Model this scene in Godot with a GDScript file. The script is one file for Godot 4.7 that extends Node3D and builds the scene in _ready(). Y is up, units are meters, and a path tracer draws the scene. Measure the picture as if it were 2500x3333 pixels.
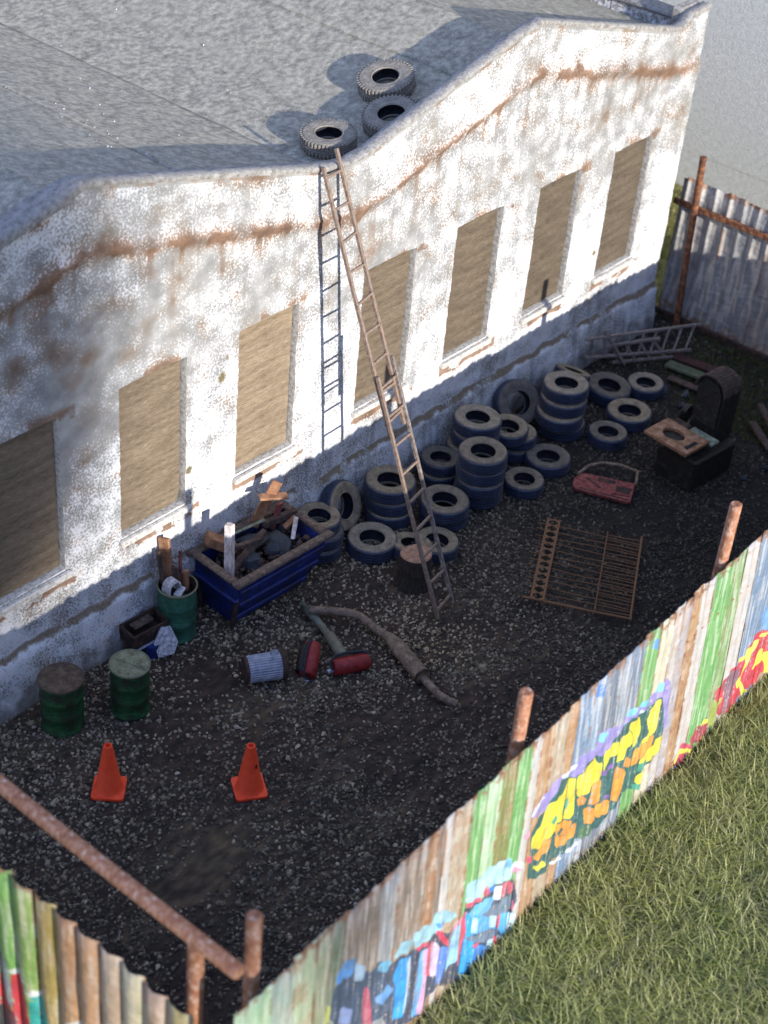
extends Node3D
# A derelict scrap yard: white peeling hall with boarded windows, stacked tyres, painted corrugated fence.

var rng := RandomNumberGenerator.new()
var M := {}
var used := {}

func _ready() -> void:
	rng.seed = 7
	# camera
	var cam := Camera3D.new()
	cam.name = "camera"
	add_child(cam)
	cam.position = Vector3(-10.246, 15.151, 12.958)
	cam.rotation = Vector3(-0.6404, -0.9137, 0.1004)
	var lens := CameraAttributesPhysical.new()
	lens.frustum_focal_length = 37.93
	lens.frustum_near = 0.5
	lens.frustum_far = 400.0
	lens.frustum_focus_distance = 22.5
	lens.exposure_aperture = 0.36
	cam.attributes = lens
	cam.fov = 35.09
	cam.near = 0.5
	cam.far = 400.0
	# sky, exposure
	var sky_mat := ProceduralSkyMaterial.new()
	sky_mat.sky_top_color = Color(0.42, 0.50, 0.68)
	sky_mat.sky_horizon_color = Color(0.70, 0.73, 0.79)
	sky_mat.sky_curve = 0.14
	sky_mat.ground_bottom_color = Color(0.12, 0.13, 0.10)
	sky_mat.ground_horizon_color = Color(0.45, 0.5, 0.5)
	sky_mat.sun_angle_max = 1.0
	var sky := Sky.new()
	sky.sky_material = sky_mat
	var env := Environment.new()
	env.background_mode = Environment.BG_SKY
	env.sky = sky
	env.background_energy_multiplier = 1.75
	env.tonemap_mode = Environment.TONE_MAPPER_LINEAR
	env.tonemap_exposure = 1.7
	env.sdfgi_enabled = true
	env.ssao_enabled = true
	env.ssil_enabled = true
	var we := WorldEnvironment.new()
	we.name = "sky_and_air"
	we.environment = env
	add_child(we)
	# low sun from behind the fence
	var sun := DirectionalLight3D.new()
	sun.name = "sun"
	sun.light_energy = 1.36
	sun.light_color = Color(1.0, 0.982, 0.955)
	sun.light_angular_distance = 0.5
	sun.shadow_enabled = true
	add_child(sun)
	sun.look_at_from_position(Vector3.ZERO, Vector3(0.226, -0.262, -1.0))
	make_materials()
	setting()
	hall()
	backdrop_house()
	fences()
	ladder_against_wall()
	tyres()
	skip_and_rubbish()
	drums()
	loose_parts()
	press()
	back_corner()
	cones()
	gravel()
	grass()
	add_shade_tree()

# ------------------------------------------------------------------ naming
func numbered(called: String) -> String:
	used[called] = used.get(called, -1) + 1
	return called if used[called] == 0 else "%s_%03d" % [called, used[called]]

func thing(called: String, label: String, category: String, at := Vector3.ZERO, turn := Vector3.ZERO, group := "") -> Node3D:
	var o := Node3D.new()
	o.name = numbered(called)
	add_child(o)
	o.position = at
	o.rotation = turn
	return tag(o, label, category, group)

func tag(o: Node3D, label: String, category: String, group := "") -> Node3D:
	o.set_meta("label", label)
	o.set_meta("category", category)
	if group != "":
		o.set_meta("group", group)
	return o

func part(called: String, st: SurfaceTool, m: Material, parent: Node3D) -> MeshInstance3D:
	st.generate_normals()
	return put(called, st.commit(), m, parent)

func put(called: String, mesh: Mesh, m: Material, parent: Node3D) -> MeshInstance3D:
	var o := MeshInstance3D.new()
	o.name = called if parent != self else numbered(called)
	o.mesh = mesh
	o.material_override = m
	parent.add_child(o, true)
	return o

func copy(o: Node3D, called: String, label: String, at: Vector3, turn: Vector3, group := "") -> Node3D:
	var c: Node3D = o.duplicate()
	c.name = numbered(called)
	add_child(c)
	c.position = at
	c.rotation = turn
	c.set_meta("label", label)
	if group != "":
		c.set_meta("group", group)
	return c

# ------------------------------------------------------------------ shapes
func mk() -> SurfaceTool:
	var st := SurfaceTool.new()
	st.begin(Mesh.PRIMITIVE_TRIANGLES)
	st.set_smooth_group(-1)
	return st

func face(st: SurfaceTool, p: Array, c: Vector3) -> void:    # a convex face whose front looks away from c
	var n: Vector3 = (p[1] - p[0]).cross(p[2] - p[0])
	var mid := Vector3.ZERO
	for v in p:
		mid += v
	mid /= p.size()
	var out := n.dot(mid - c) > 0.0
	for k in range(1, p.size() - 1):
		st.add_vertex(p[0])
		if out:
			st.add_vertex(p[k + 1])
			st.add_vertex(p[k])
		else:
			st.add_vertex(p[k])
			st.add_vertex(p[k + 1])

func box(st: SurfaceTool, xf: Transform3D, s: Vector3, b := 0.008, jitter := 0.0) -> void:
	var h := s / 2.0
	b = minf(b, minf(h.x, minf(h.y, h.z)) * 0.6)
	var v := {}
	for x in [-1, 1]:
		for y in [-1, 1]:
			for z in [-1, 1]:
				var j := Vector3(rng.randf_range(-jitter, jitter), rng.randf_range(-jitter, jitter), rng.randf_range(-jitter, jitter))
				v[[x, y, z, 0]] = xf * (Vector3(x * h.x, y * (h.y - b), z * (h.z - b)) + j)
				v[[x, y, z, 1]] = xf * (Vector3(x * (h.x - b), y * h.y, z * (h.z - b)) + j)
				v[[x, y, z, 2]] = xf * (Vector3(x * (h.x - b), y * (h.y - b), z * h.z) + j)
	var c := xf.origin
	for s1 in [-1, 1]:
		face(st, [v[[s1, -1, -1, 0]], v[[s1, 1, -1, 0]], v[[s1, 1, 1, 0]], v[[s1, -1, 1, 0]]], c)
		face(st, [v[[-1, s1, -1, 1]], v[[1, s1, -1, 1]], v[[1, s1, 1, 1]], v[[-1, s1, 1, 1]]], c)
		face(st, [v[[-1, -1, s1, 2]], v[[1, -1, s1, 2]], v[[1, 1, s1, 2]], v[[-1, 1, s1, 2]]], c)
		for s2 in [-1, 1]:
			face(st, [v[[s1, s2, -1, 0]], v[[s1, s2, 1, 0]], v[[s1, s2, 1, 1]], v[[s1, s2, -1, 1]]], c)
			face(st, [v[[-1, s1, s2, 1]], v[[1, s1, s2, 1]], v[[1, s1, s2, 2]], v[[-1, s1, s2, 2]]], c)
			face(st, [v[[s1, -1, s2, 0]], v[[s1, 1, s2, 0]], v[[s1, 1, s2, 2]], v[[s1, -1, s2, 2]]], c)
			for s3 in [-1, 1]:
				face(st, [v[[s1, s2, s3, 0]], v[[s1, s2, s3, 1]], v[[s1, s2, s3, 2]]], c)

func xf(at: Vector3, e := Vector3.ZERO) -> Transform3D:
	return Transform3D(Basis.from_euler(e), at)

func along(a: Vector3, b: Vector3, up := Vector3.UP) -> Transform3D:    # z runs from a to b
	var d := (b - a).normalized()
	if absf(d.dot(up)) > 0.99:
		up = Vector3.RIGHT
	var x := up.cross(d).normalized()
	return Transform3D(Basis(x, d.cross(x), d), (a + b) / 2.0)

func bar(st: SurfaceTool, a: Vector3, b: Vector3, w: float, h: float, bevel := 0.008, up := Vector3.UP, jitter := 0.0) -> void:
	box(st, along(a, b, up), Vector3(w, h, a.distance_to(b)), bevel, jitter)

func tube(st: SurfaceTool, path: Array, radii: Array, sides := 12, caps := true, squash := 1.0) -> void:
	var rings := []
	var side := Vector3.ZERO
	for i in path.size():
		var d: Vector3 = (path[mini(i + 1, path.size() - 1)] - path[maxi(i - 1, 0)]).normalized()
		if side == Vector3.ZERO:
			side = (Vector3.UP if absf(d.y) < 0.9 else Vector3.RIGHT).cross(d).normalized()
		side = (side - d * side.dot(d)).normalized()
		var up2 := d.cross(side)
		var r: float = radii[mini(i, radii.size() - 1)]
		var ring := []
		for k in sides:
			var a := TAU * k / sides
			ring.append(path[i] + (side * cos(a) + up2 * sin(a) * squash) * r)
		rings.append(ring)
	st.set_smooth_group(1)
	for i in path.size() - 1:
		var c: Vector3 = (path[i] + path[i + 1]) / 2.0
		for k in sides:
			var k2 := (k + 1) % sides
			face(st, [rings[i][k], rings[i][k2], rings[i + 1][k2], rings[i + 1][k]], c)
	st.set_smooth_group(-1)
	if caps:
		face(st, rings[0], path[1])
		face(st, rings[-1], path[-2])

# profile of [r, y] from bottom to top along the outside (the outside lies to the right of the walk)
func lathe(st: SurfaceTool, prof: Array, segs := 24, at := Transform3D.IDENTITY, wob := 0.0, ph := 0.0) -> void:
	var group := 1
	for i in prof.size() - 1:
		var a: Array = prof[i]
		var b: Array = prof[i + 1]
		if i > 0:
			var d0 := Vector2(a[0] - prof[i - 1][0], a[1] - prof[i - 1][1])
			if absf(d0.angle_to(Vector2(b[0] - a[0], b[1] - a[1]))) > 0.6:
				group += 1
		st.set_smooth_group(group)
		for k in segs:
			var t0 := TAU * k / segs
			var t1 := TAU * ((k + 1) % segs) / segs
			var w0 := 1.0 + wob * sin(t0 * 2.0 + ph) + wob * 0.6 * sin(t0 * 3.0 + ph * 2.0)
			var w1 := 1.0 + wob * sin(t1 * 2.0 + ph) + wob * 0.6 * sin(t1 * 3.0 + ph * 2.0)
			var p0 := at * Vector3(a[0] * w0 * cos(t0), a[1], a[0] * w0 * sin(t0))
			var p1 := at * Vector3(a[0] * w1 * cos(t1), a[1], a[0] * w1 * sin(t1))
			var p2 := at * Vector3(b[0] * w1 * cos(t1), b[1], b[0] * w1 * sin(t1))
			var p3 := at * Vector3(b[0] * w0 * cos(t0), b[1], b[0] * w0 * sin(t0))
			if a[0] > 0.0001:
				st.add_vertex(p0)
				st.add_vertex(p1)
				st.add_vertex(p2)
			if b[0] > 0.0001:
				st.add_vertex(p0)
				st.add_vertex(p2)
				st.add_vertex(p3)
	st.set_smooth_group(-1)

# a flat outline (x, y) pushed from z = 0 to z = depth
func slab(st: SurfaceTool, outline: PackedVector2Array, depth: float, at := Transform3D.IDENTITY) -> void:
	var o := outline.duplicate()
	if Geometry2D.is_polygon_clockwise(o):
		o.reverse()
	var tri := Geometry2D.triangulate_polygon(o)
	for k in range(0, tri.size(), 3):
		var q := [o[tri[k]], o[tri[k + 1]], o[tri[k + 2]]]
		if (q[1] - q[0]).cross(q[2] - q[0]) < 0.0:
			q.reverse()
		for v in [q[0], q[2], q[1]]:
			st.add_vertex(at * Vector3(v.x, v.y, depth))
		for v in [q[0], q[1], q[2]]:
			st.add_vertex(at * Vector3(v.x, v.y, 0.0))
	for k in o.size():
		var a := o[k]
		var b := o[(k + 1) % o.size()]
		var p := [Vector3(a.x, a.y, 0), Vector3(b.x, b.y, 0), Vector3(b.x, b.y, depth), Vector3(a.x, a.y, depth)]
		for v in [p[0], p[2], p[1], p[0], p[3], p[2]]:
			st.add_vertex(at * v)

func rock_mesh(seed_: int, squash := 0.75, rough := 0.28) -> ArrayMesh:
	var r := RandomNumberGenerator.new()
	r.seed = seed_
	var cut := []
	for k in 9:
		cut.append([Vector3(r.randf_range(-1, 1), r.randf_range(-1, 1), r.randf_range(-1, 1)).normalized(), 1.0 - r.randf() * rough * 1.8])
	var st := mk()
	var n := 4
	var grid := {}
	var pt := func(u: Vector3) -> Vector3:
		var d := 1.25
		for c in cut:
			var k: float = u.dot(c[0])
			if k > 0.05:
				d = minf(d, c[1] / k * 0.8)
		return u * d * Vector3(1, squash, 1)
	for i in n:
		for k in n + 2:
			var t0 := PI * i / n
			var t1 := PI * (i + 1) / n
			var a0 := TAU * k / (n + 2)
			var a1 := TAU * (k + 1) / (n + 2)
			var q := []
			for w in [[t0, a0], [t0, a1], [t1, a1], [t1, a0]]:
				q.append(pt.call(Vector3(sin(w[0]) * cos(w[1]), cos(w[0]), sin(w[0]) * sin(w[1]))))
			if i == 0:
				face(st, [q[0], q[2], q[3]], Vector3.ZERO)
			elif i == n - 1:
				face(st, [q[0], q[1], q[2]], Vector3.ZERO)
			else:
				face(st, q, Vector3.ZERO)
	st.generate_normals()
	return st.commit()

# ------------------------------------------------------------------ textures
func noise(seed_: int, freq: float, oct := 4, kind := FastNoiseLite.TYPE_SIMPLEX_SMOOTH) -> FastNoiseLite:
	var f := FastNoiseLite.new()
	f.seed = seed_
	f.frequency = freq
	f.noise_type = kind
	f.fractal_octaves = oct
	f.fractal_type = FastNoiseLite.FRACTAL_FBM if oct > 1 else FastNoiseLite.FRACTAL_NONE
	return f

func field(seed_: int, freq: float, oct: int, w: int, h: int, seamless := true) -> PackedByteArray:
	var f := noise(seed_, freq, oct)
	var im := f.get_seamless_image(w, h, false, false, 0.12, true) if seamless else f.get_image(w, h, false, false, true)
	im.convert(Image.FORMAT_L8)
	return im.get_data()

func texture(im: Image) -> ImageTexture:
	im.generate_mipmaps()
	return ImageTexture.create_from_image(im)

# stops are [position, colour]; the two noises are summed with the share of the fine one
func ramp_image(size: int, seed_: int, f0: float, f1: float, share: float, stops: Array) -> Image:
	var a := field(seed_, f0, 4, size, size)
	var b := field(seed_ + 31, f1, 3, size, size)
	var lut := PackedByteArray()
	lut.resize(768)
	for k in 256:
		var t := k / 255.0
		var c: Color = stops[0][1]
		for s in stops.size() - 1:
			if t >= stops[s][0]:
				c = stops[s][1].lerp(stops[s + 1][1], clampf((t - stops[s][0]) / maxf(stops[s + 1][0] - stops[s][0], 0.001), 0.0, 1.0))
		lut[k * 3] = int(c.r * 255)
		lut[k * 3 + 1] = int(c.g * 255)
		lut[k * 3 + 2] = int(c.b * 255)
	var out := PackedByteArray()
	out.resize(size * size * 3)
	for i in size * size:
		var v := int(clampf((a[i] * (1.0 - share) + b[i] * share - 128.0) * 1.35 + 128.0, 0.0, 255.0)) * 3
		out[i * 3] = lut[v]
		out[i * 3 + 1] = lut[v + 1]
		out[i * 3 + 2] = lut[v + 2]
	return Image.create_from_data(size, size, false, Image.FORMAT_RGB8, out)

func bump_tex(size: int, seed_: int, freq: float, oct: int, strength: float) -> ImageTexture:
	var im := Image.create_from_data(size, size, false, Image.FORMAT_L8, field(seed_, freq, oct, size, size))
	im.bump_map_to_normal_map(strength)
	return texture(im)

func mat(tex: Texture2D, scale: Vector3, rough := 0.85, normal: Texture2D = null, nscale := 1.0, metal := 0.0) -> StandardMaterial3D:
	var m := StandardMaterial3D.new()
	m.albedo_texture = tex
	m.roughness = rough
	m.metallic = metal
	m.uv1_triplanar = true
	m.uv1_scale = scale
	if normal:
		m.normal_enabled = true
		m.normal_texture = normal
		m.normal_scale = nscale
	return m

func plain(c: Color, rough := 0.8) -> StandardMaterial3D:
	var m := StandardMaterial3D.new()
	m.albedo_color = c
	m.roughness = rough
	return m

func c8(r: int, g: int, b: int) -> Color:
	return Color(r / 255.0, g / 255.0, b / 255.0)

func make_materials() -> void:
	var fine := bump_tex(256, 5, 0.06, 4, 6.0)
	var coarse := bump_tex(256, 9, 0.025, 4, 8.0)
	var grain := bump_tex(256, 12, 0.12, 3, 7.0)
	M.fine = fine
	M.coarse = coarse
	M.grain = grain
	var rust := texture(ramp_image(256, 21, 0.02, 0.12, 0.4, [[0.0, c8(46, 30, 24)], [0.35, c8(84, 52, 36)], [0.6, c8(128, 78, 48)], [0.8, c8(150, 100, 66)], [1.0, c8(170, 130, 96)]]))
	M.rust = mat(rust, Vector3.ONE * 1.3, 0.9, fine, 0.6)
	M.rust_dark = mat(texture(ramp_image(256, 23, 0.02, 0.12, 0.4, [[0.0, c8(24, 20, 18)], [0.4, c8(44, 33, 27)], [0.7, c8(74, 52, 40)], [1.0, c8(100, 74, 56)]])), Vector3.ONE * 1.2, 0.85, fine, 0.6)
	M.pipe = mat(texture(ramp_image(256, 24, 0.03, 0.1, 0.35, [[0.0, c8(96, 58, 38)], [0.35, c8(146, 92, 62)], [0.6, c8(168, 122, 92)], [0.74, c8(184, 152, 130)], [0.9, c8(204, 196, 190)], [1.0, c8(212, 208, 204)]])), Vector3(1.4, 0.7, 1.4), 0.75, fine, 0.5)
	M.ladder = mat(texture(ramp_image(256, 25, 0.03, 0.14, 0.45, [[0.0, c8(52, 38, 32)], [0.25, c8(112, 78, 52)], [0.45, c8(120, 104, 92)], [0.65, c8(138, 128, 120)], [0.78, c8(150, 98, 56)], [1.0, c8(172, 166, 158)]])), Vector3(2.2, 1.2, 2.2), 0.7, fine, 0.5)
	M.ladder_dark = mat(texture(ramp_image(256, 26, 0.03, 0.14, 0.45, [[0.0, c8(60, 48, 40)], [0.4, c8(110, 98, 90)], [0.7, c8(146, 136, 128)], [1.0, c8(176, 168, 160)]])), Vector3(2.0, 1.2, 2.0), 0.75, fine, 0.5)
	M.rubber_top = mat(texture(ramp_image(256, 27, 0.02, 0.1, 0.5, [[0.0, c8(84, 78, 68)], [0.45, c8(124, 116, 102)], [0.7, c8(142, 132, 116)], [1.0, c8(164, 154, 138)]])), Vector3.ONE * 1.1, 0.9, fine, 0.35)
	M.rubber = mat(texture(ramp_image(256, 28, 0.02, 0.1, 0.5, [[0.0, c8(22, 27, 42)], [0.5, c8(38, 46, 66)], [0.75, c8(52, 60, 80)], [1.0, c8(84, 90, 104)]])), Vector3.ONE * 1.1, 0.5, fine, 0.4)  # navy tint carries the blue sky's reflection on the treads
	M.rubber_in = mat(texture(ramp_image(128, 29, 0.03, 0.1, 0.5, [[0.0, c8(18, 20, 26)], [0.6, c8(36, 40, 50)], [1.0, c8(60, 62, 70)]])), Vector3.ONE, 0.8)
	M.rubber_roof = mat(texture(ramp_image(256, 30, 0.02, 0.1, 0.5, [[0.0, c8(96, 90, 80)], [0.5, c8(128, 120, 108)], [1.0, c8(160, 152, 138)]])), Vector3.ONE * 1.1, 0.75, fine, 0.35)
	M.drum = mat(texture(ramp_image(256, 31, 0.018, 0.1, 0.35, [[0.0, c8(40, 28, 20)], [0.26, c8(34, 34, 22)], [0.40, c8(18, 56, 28)], [0.65, c8(22, 80, 38)], [0.84, c8(36, 86, 46)], [0.93, c8(92, 84, 60)], [1.0, c8(110, 96, 70)]])), Vector3.ONE * 0.9, 0.6, fine, 0.4)
	M.drum_pale = mat(texture(ramp_image(256, 32, 0.018, 0.1, 0.35, [[0.0, c8(30, 40, 34)], [0.3, c8(34, 74, 58)], [0.7, c8(44, 96, 74)], [1.0, c8(110, 128, 104)]])), Vector3.ONE * 0.9, 0.65, fine, 0.4)
	M.lid_brown = mat(texture(ramp_image(256, 33, 0.025, 0.1, 0.4, [[0.0, c8(58, 48, 38)], [0.5, c8(92, 76, 60)], [1.0, c8(122, 104, 82)]])), Vector3.ONE * 1.1, 0.9, fine, 0.4)
	M.lid_green = mat(texture(ramp_image(256, 34, 0.025, 0.1, 0.4, [[0.0, c8(80, 76, 56)], [0.4, c8(112, 112, 88)], [0.7, c8(126, 132, 102)], [1.0, c8(150, 148, 122)]])), Vector3.ONE * 1.0, 0.85, fine, 0.4)
	M.blue = mat(texture(ramp_image(256, 35, 0.015, 0.09, 0.35, [[0.0, c8(44, 34, 30)], [0.24, c8(36, 34, 42)], [0.36, c8(16, 30, 76)], [0.6, c8(16, 36, 106)], [0.8, c8(24, 46, 104)], [0.92, c8(56, 70, 100)], [1.0, c8(110, 108, 108)]])), Vector3(0.7, 1.0, 0.7), 0.6, fine, 0.35)
	M.skip_rim = mat(texture(ramp_image(256, 36, 0.03, 0.12, 0.45, [[0.0, c8(52, 42, 36)], [0.4, c8(92, 76, 64)], [0.75, c8(120, 104, 90)], [1.0, c8(150, 136, 120)]])), Vector3.ONE * 1.2, 0.9, fine, 0.5)
	M.red = mat(texture(ramp_image(256, 37, 0.02, 0.1, 0.4, [[0.0, c8(52, 26, 22)], [0.3, c8(120, 24, 24)], [0.7, c8(146, 30, 30)], [1.0, c8(150, 84, 76)]])), Vector3.ONE * 1.5, 0.6, fine, 0.3)
	M.red_dull = mat(texture(ramp_image(256, 38, 0.03, 0.12, 0.45, [[0.0, c8(60, 30, 28)], [0.4, c8(118, 52, 48)], [0.7, c8(142, 78, 70)], [1.0, c8(164, 110, 98)]])), Vector3.ONE * 1.3, 0.8, fine, 0.4)
	M.zinc = mat(texture(ramp_image(256, 39, 0.02, 0.12, 0.4, [[0.0, c8(96, 98, 106)], [0.5, c8(140, 144, 156)], [1.0, c8(186, 190, 200)]])), Vector3.ONE * 1.5, 0.5, fine, 0.3, 0.25)
	M.tube_grey = mat(texture(ramp_image(256, 40, 0.03, 0.12, 0.4, [[0.0, c8(84, 84, 72)], [0.6, c8(118, 118, 102)], [1.0, c8(146, 144, 124)]])), Vector3.ONE * 1.5, 0.75, fine, 0.3)
	M.exhaust = mat(texture(ramp_image(256, 41, 0.025, 0.1, 0.45, [[0.0, c8(58, 44, 34)], [0.4, c8(104, 84, 68)], [0.7, c8(134, 114, 94)], [1.0, c8(172, 152, 130)]])), Vector3.ONE * 1.3, 0.7, fine, 0.5)
	M.wood_white = mat(texture(ramp_image(256, 42, 0.03, 0.1, 0.4, [[0.0, c8(140, 104, 84)], [0.35, c8(190, 168, 156)], [0.6, c8(214, 204, 200)], [1.0, c8(232, 228, 226)]])), Vector3(1.5, 0.5, 1.5), 0.85, grain, 0.4)
	M.wood_tan = mat(texture(ramp_image(256, 43, 0.02, 0.14, 0.4, [[0.0, c8(112, 74, 50)], [0.5, c8(166, 120, 88)], [0.8, c8(190, 150, 116)], [1.0, c8(212, 180, 150)]])), Vector3(1.5, 0.6, 1.5), 0.85, grain, 0.4)
	M.wood_dark = mat(texture(ramp_image(256, 44, 0.02, 0.14, 0.4, [[0.0, c8(44, 34, 30)], [0.5, c8(74, 58, 50)], [1.0, c8(110, 92, 80)]])), Vector3(1.5, 0.6, 1.5), 0.9, grain, 0.4)
	M.stump_top = mat(texture(ramp_image(256, 45, 0.03, 0.14, 0.4, [[0.0, c8(104, 72, 54)], [0.5, c8(160, 124, 100)], [1.0, c8(196, 164, 138)]])), Vector3.ONE * 1.8, 0.9, grain, 0.5)
	M.bark = mat(texture(ramp_image(256, 46, 0.03, 0.12, 0.4, [[0.0, c8(26, 22, 18)], [0.6, c8(52, 44, 36)], [1.0, c8(76, 66, 54)]])), Vector3(2.0, 0.4, 2.0), 0.95, coarse, 1.0)
	M.stone = mat(texture(ramp_image(256, 47, 0.03, 0.14, 0.5, [[0.0, c8(36, 38, 42)], [0.5, c8(58, 62, 66)], [1.0, c8(92, 94, 96)]])), Vector3.ONE * 1.6, 0.95, coarse, 0.6)
	M.plaster = mat(texture(ramp_image(256, 48, 0.04, 0.16, 0.5, [[0.0, c8(96, 92, 96)], [0.4, c8(150, 148, 152)], [0.6, c8(190, 190, 194)], [1.0, c8(216, 216, 220)]])), Vector3.ONE * 1.4, 0.95, coarse, 0.5)
	M.board = mat(texture(ramp_image(512, 49, 0.01, 0.06, 0.55, [[0.0, c8(84, 70, 54)], [0.3, c8(112, 97, 77)], [0.6, c8(128, 111, 90)], [0.85, c8(142, 125, 102)], [1.0, c8(158, 142, 118)]])), Vector3(0.22, 1.5, 0.22), 0.85, grain, 0.35)
	M.cone = mat(texture(ramp_image(256, 50, 0.02, 0.1, 0.4, [[0.0, c8(190, 50, 22)], [0.2, c8(236, 70, 32)], [0.7, c8(246, 80, 38)], [1.0, c8(244, 118, 84)]])), Vector3.ONE * 1.2, 0.6)
	M.press = mat(texture(ramp_image(256, 51, 0.025, 0.1, 0.4, [[0.0, c8(16, 15, 13)], [0.5, c8(25, 23, 20)], [0.75, c8(44, 41, 34)], [1.0, c8(80, 76, 62)]])), Vector3.ONE * 1.1, 0.6, fine, 0.4)  # machine tone deepened with the shade of the far corner
	M.press_table = mat(texture(ramp_image(256, 52, 0.02, 0.1, 0.4, [[0.0, c8(84, 56, 34)], [0.5, c8(140, 100, 70)], [0.8, c8(160, 124, 98)], [1.0, c8(170, 142, 116)]])), Vector3.ONE * 1.1, 0.7, fine, 0.4)
	M.green_board = mat(texture(ramp_image(256, 53, 0.03, 0.1, 0.4, [[0.0, c8(84, 88, 72)], [0.6, c8(128, 136, 114)], [1.0, c8(160, 164, 142)]])), Vector3.ONE, 0.85, grain, 0.3)
	M.grate = plain(c8(116, 82, 54), 0.85)
	M.black = plain(c8(20, 20, 22), 0.9)
	M.wood_tan.albedo_color = Color(0.86, 0.84, 0.82)
	M.board_green_dark = M.green_board.duplicate()
	M.board_green_dark.albedo_color = Color(0.66, 0.68, 0.62)  # darker copy of the green board
	M.board_red_dark = M.red_dull.duplicate()
	M.board_red_dark.albedo_color = Color(0.52, 0.60, 0.60)  # darker copy of the dull red

# ------------------------------------------------------------------ setting
func setting() -> void:
	# lawn sheet to the horizon
	var st := SurfaceTool.new()
	st.begin(Mesh.PRIMITIVE_TRIANGLES)
	var c := [Vector3(-260, -0.03, -260), Vector3(260, -0.03, -260), Vector3(260, -0.03, 260), Vector3(-260, -0.03, 260)]
	for v in [c[0], c[1], c[2], c[0], c[2], c[3]]:
		st.add_vertex(v)
	var lawn_mat := mat(texture(ramp_image(256, 60, 0.03, 0.12, 0.5, [[0.0, c8(84, 80, 44)], [0.5, c8(128, 122, 70)], [1.0, c8(170, 160, 100)]])), Vector3.ONE * 0.6, 0.95, M.coarse, 1.0)
	var lawn := part("lawn_ground", st, lawn_mat, self)
	lawn.set_meta("kind", "structure")
	# yard floor: dark dirt, a little uneven
	var size := 512
	var a := field(61, 0.012, 4, size, size, false)
	var b := field(62, 0.12, 3, size, size, false)
	var out := PackedByteArray()
	out.resize(size * size * 3)
	for y in size:
		for x in size:
			var i := y * size + x
			var mud := clampf((a[i] - 120.0) / 60.0, 0.0, 1.0)
			var wx := -4.1 + 19.0 * x / size
			var wz := 9.5 * y / size
			mud = maxf(mud, 1.5 * exp(-(pow((wx + 0.7) / 0.8, 2.0) + pow((wz - 3.7) / 0.5, 2.0))))
			var g := (0.45 + b[i] / 255.0 * 0.9) * (0.98 - 0.62 * smoothstep(4.0, 9.5, wx + (wz - 3.0) * 0.4))  # darker soil to the right, deepened to carry the far corner's shade
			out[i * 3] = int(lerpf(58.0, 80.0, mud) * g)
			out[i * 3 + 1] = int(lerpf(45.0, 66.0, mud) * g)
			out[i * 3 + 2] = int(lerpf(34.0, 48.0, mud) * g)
	var dirt := StandardMaterial3D.new()
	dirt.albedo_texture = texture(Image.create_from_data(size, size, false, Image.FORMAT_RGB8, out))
	dirt.roughness = 0.95
	dirt.normal_enabled = true
	dirt.normal_texture = M.coarse
	var n1 := noise(63, 0.35, 3)
	var nx := 190
	var nz := 74
	var sf := SurfaceTool.new()
	sf.begin(Mesh.PRIMITIVE_TRIANGLES)
	for k in nz + 1:
		for i in nx + 1:
			var p := Vector2(-4.1 + 18.9 * i / nx, -0.05 + 7.2 * k / nz)
			sf.set_uv(Vector2((p.x + 4.1) / 19.0, p.y / 9.5))
			sf.add_vertex(Vector3(p.x, yard_height(n1, p.x, p.y), p.y))
	for k in nz:
		for i in nx:
			var o := k * (nx + 1) + i
			for v in [o, o + 1, o + nx + 2, o, o + nx + 2, o + nx + 1]:
				sf.add_index(v)
	sf.generate_normals()
	sf.generate_tangents()
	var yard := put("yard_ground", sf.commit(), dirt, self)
	yard.set_meta("kind", "structure")

func yard_height(n1: FastNoiseLite, x: float, z: float) -> float:
	return 0.018 * n1.get_noise_2d(x, z) - 0.006 + 0.012 * n1.get_noise_2d(x * 4.0, z * 4.0)

# ------------------------------------------------------------------ the hall
const WIN := [-2.1, 0.0, 2.1, 4.2, 6.7, 8.8, 10.9, 13.0]
const WW := 1.15
const SILL := 1.785
const SPRING := 4.12
const RISE := 0.025
const X0 := -4.3
const X1 := 14.02

func lerp_path(p: Array, x: float) -> float:
	for k in p.size() - 1:
		if x <= p[k + 1][0]:
			return lerpf(p[k][1], p[k + 1][1], clampf((x - p[k][0]) / (p[k + 1][0] - p[k][0]), 0.0, 1.0))
	return p[-1][1]

func top_line(x: float) -> float:
	return lerp_path([[-4.3, 5.95], [-3.9, 5.97], [0.15, 6.98], [0.45, 7.06], [0.8, 6.98], [4.6, 6.02], [5.0, 5.96], [5.4, 6.02], [8.6, 6.9], [9.1, 6.98], [9.5, 6.88], [13.1, 5.96], [13.3, 5.98], [13.45, 6.12], [14.05, 6.16]], x)

func band_line(x: float) -> float:
	return lerp_path([[-4.3, 5.1], [-0.8, 5.86], [0.35, 6.12], [0.9, 6.08], [4.4, 5.27], [5.1, 5.12], [5.6, 5.18], [8.75, 6.04], [9.25, 6.14], [9.6, 6.06], [13.3, 5.2], [14.1, 5.1]], x)

func win_at(x: float) -> int:
	for k in WIN.size():
		if x > WIN[k] - WW - 0.0005 and x < WIN[k] + 0.0005:
			return k
	return -1

func arch(x: float) -> float:
	var k := win_at(x)
	if k < 0:
		return SPRING
	var t: float = (x - WIN[k] + WW / 2.0) / (WW / 2.0)
	return SPRING + RISE * (1.0 - t * t)

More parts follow.
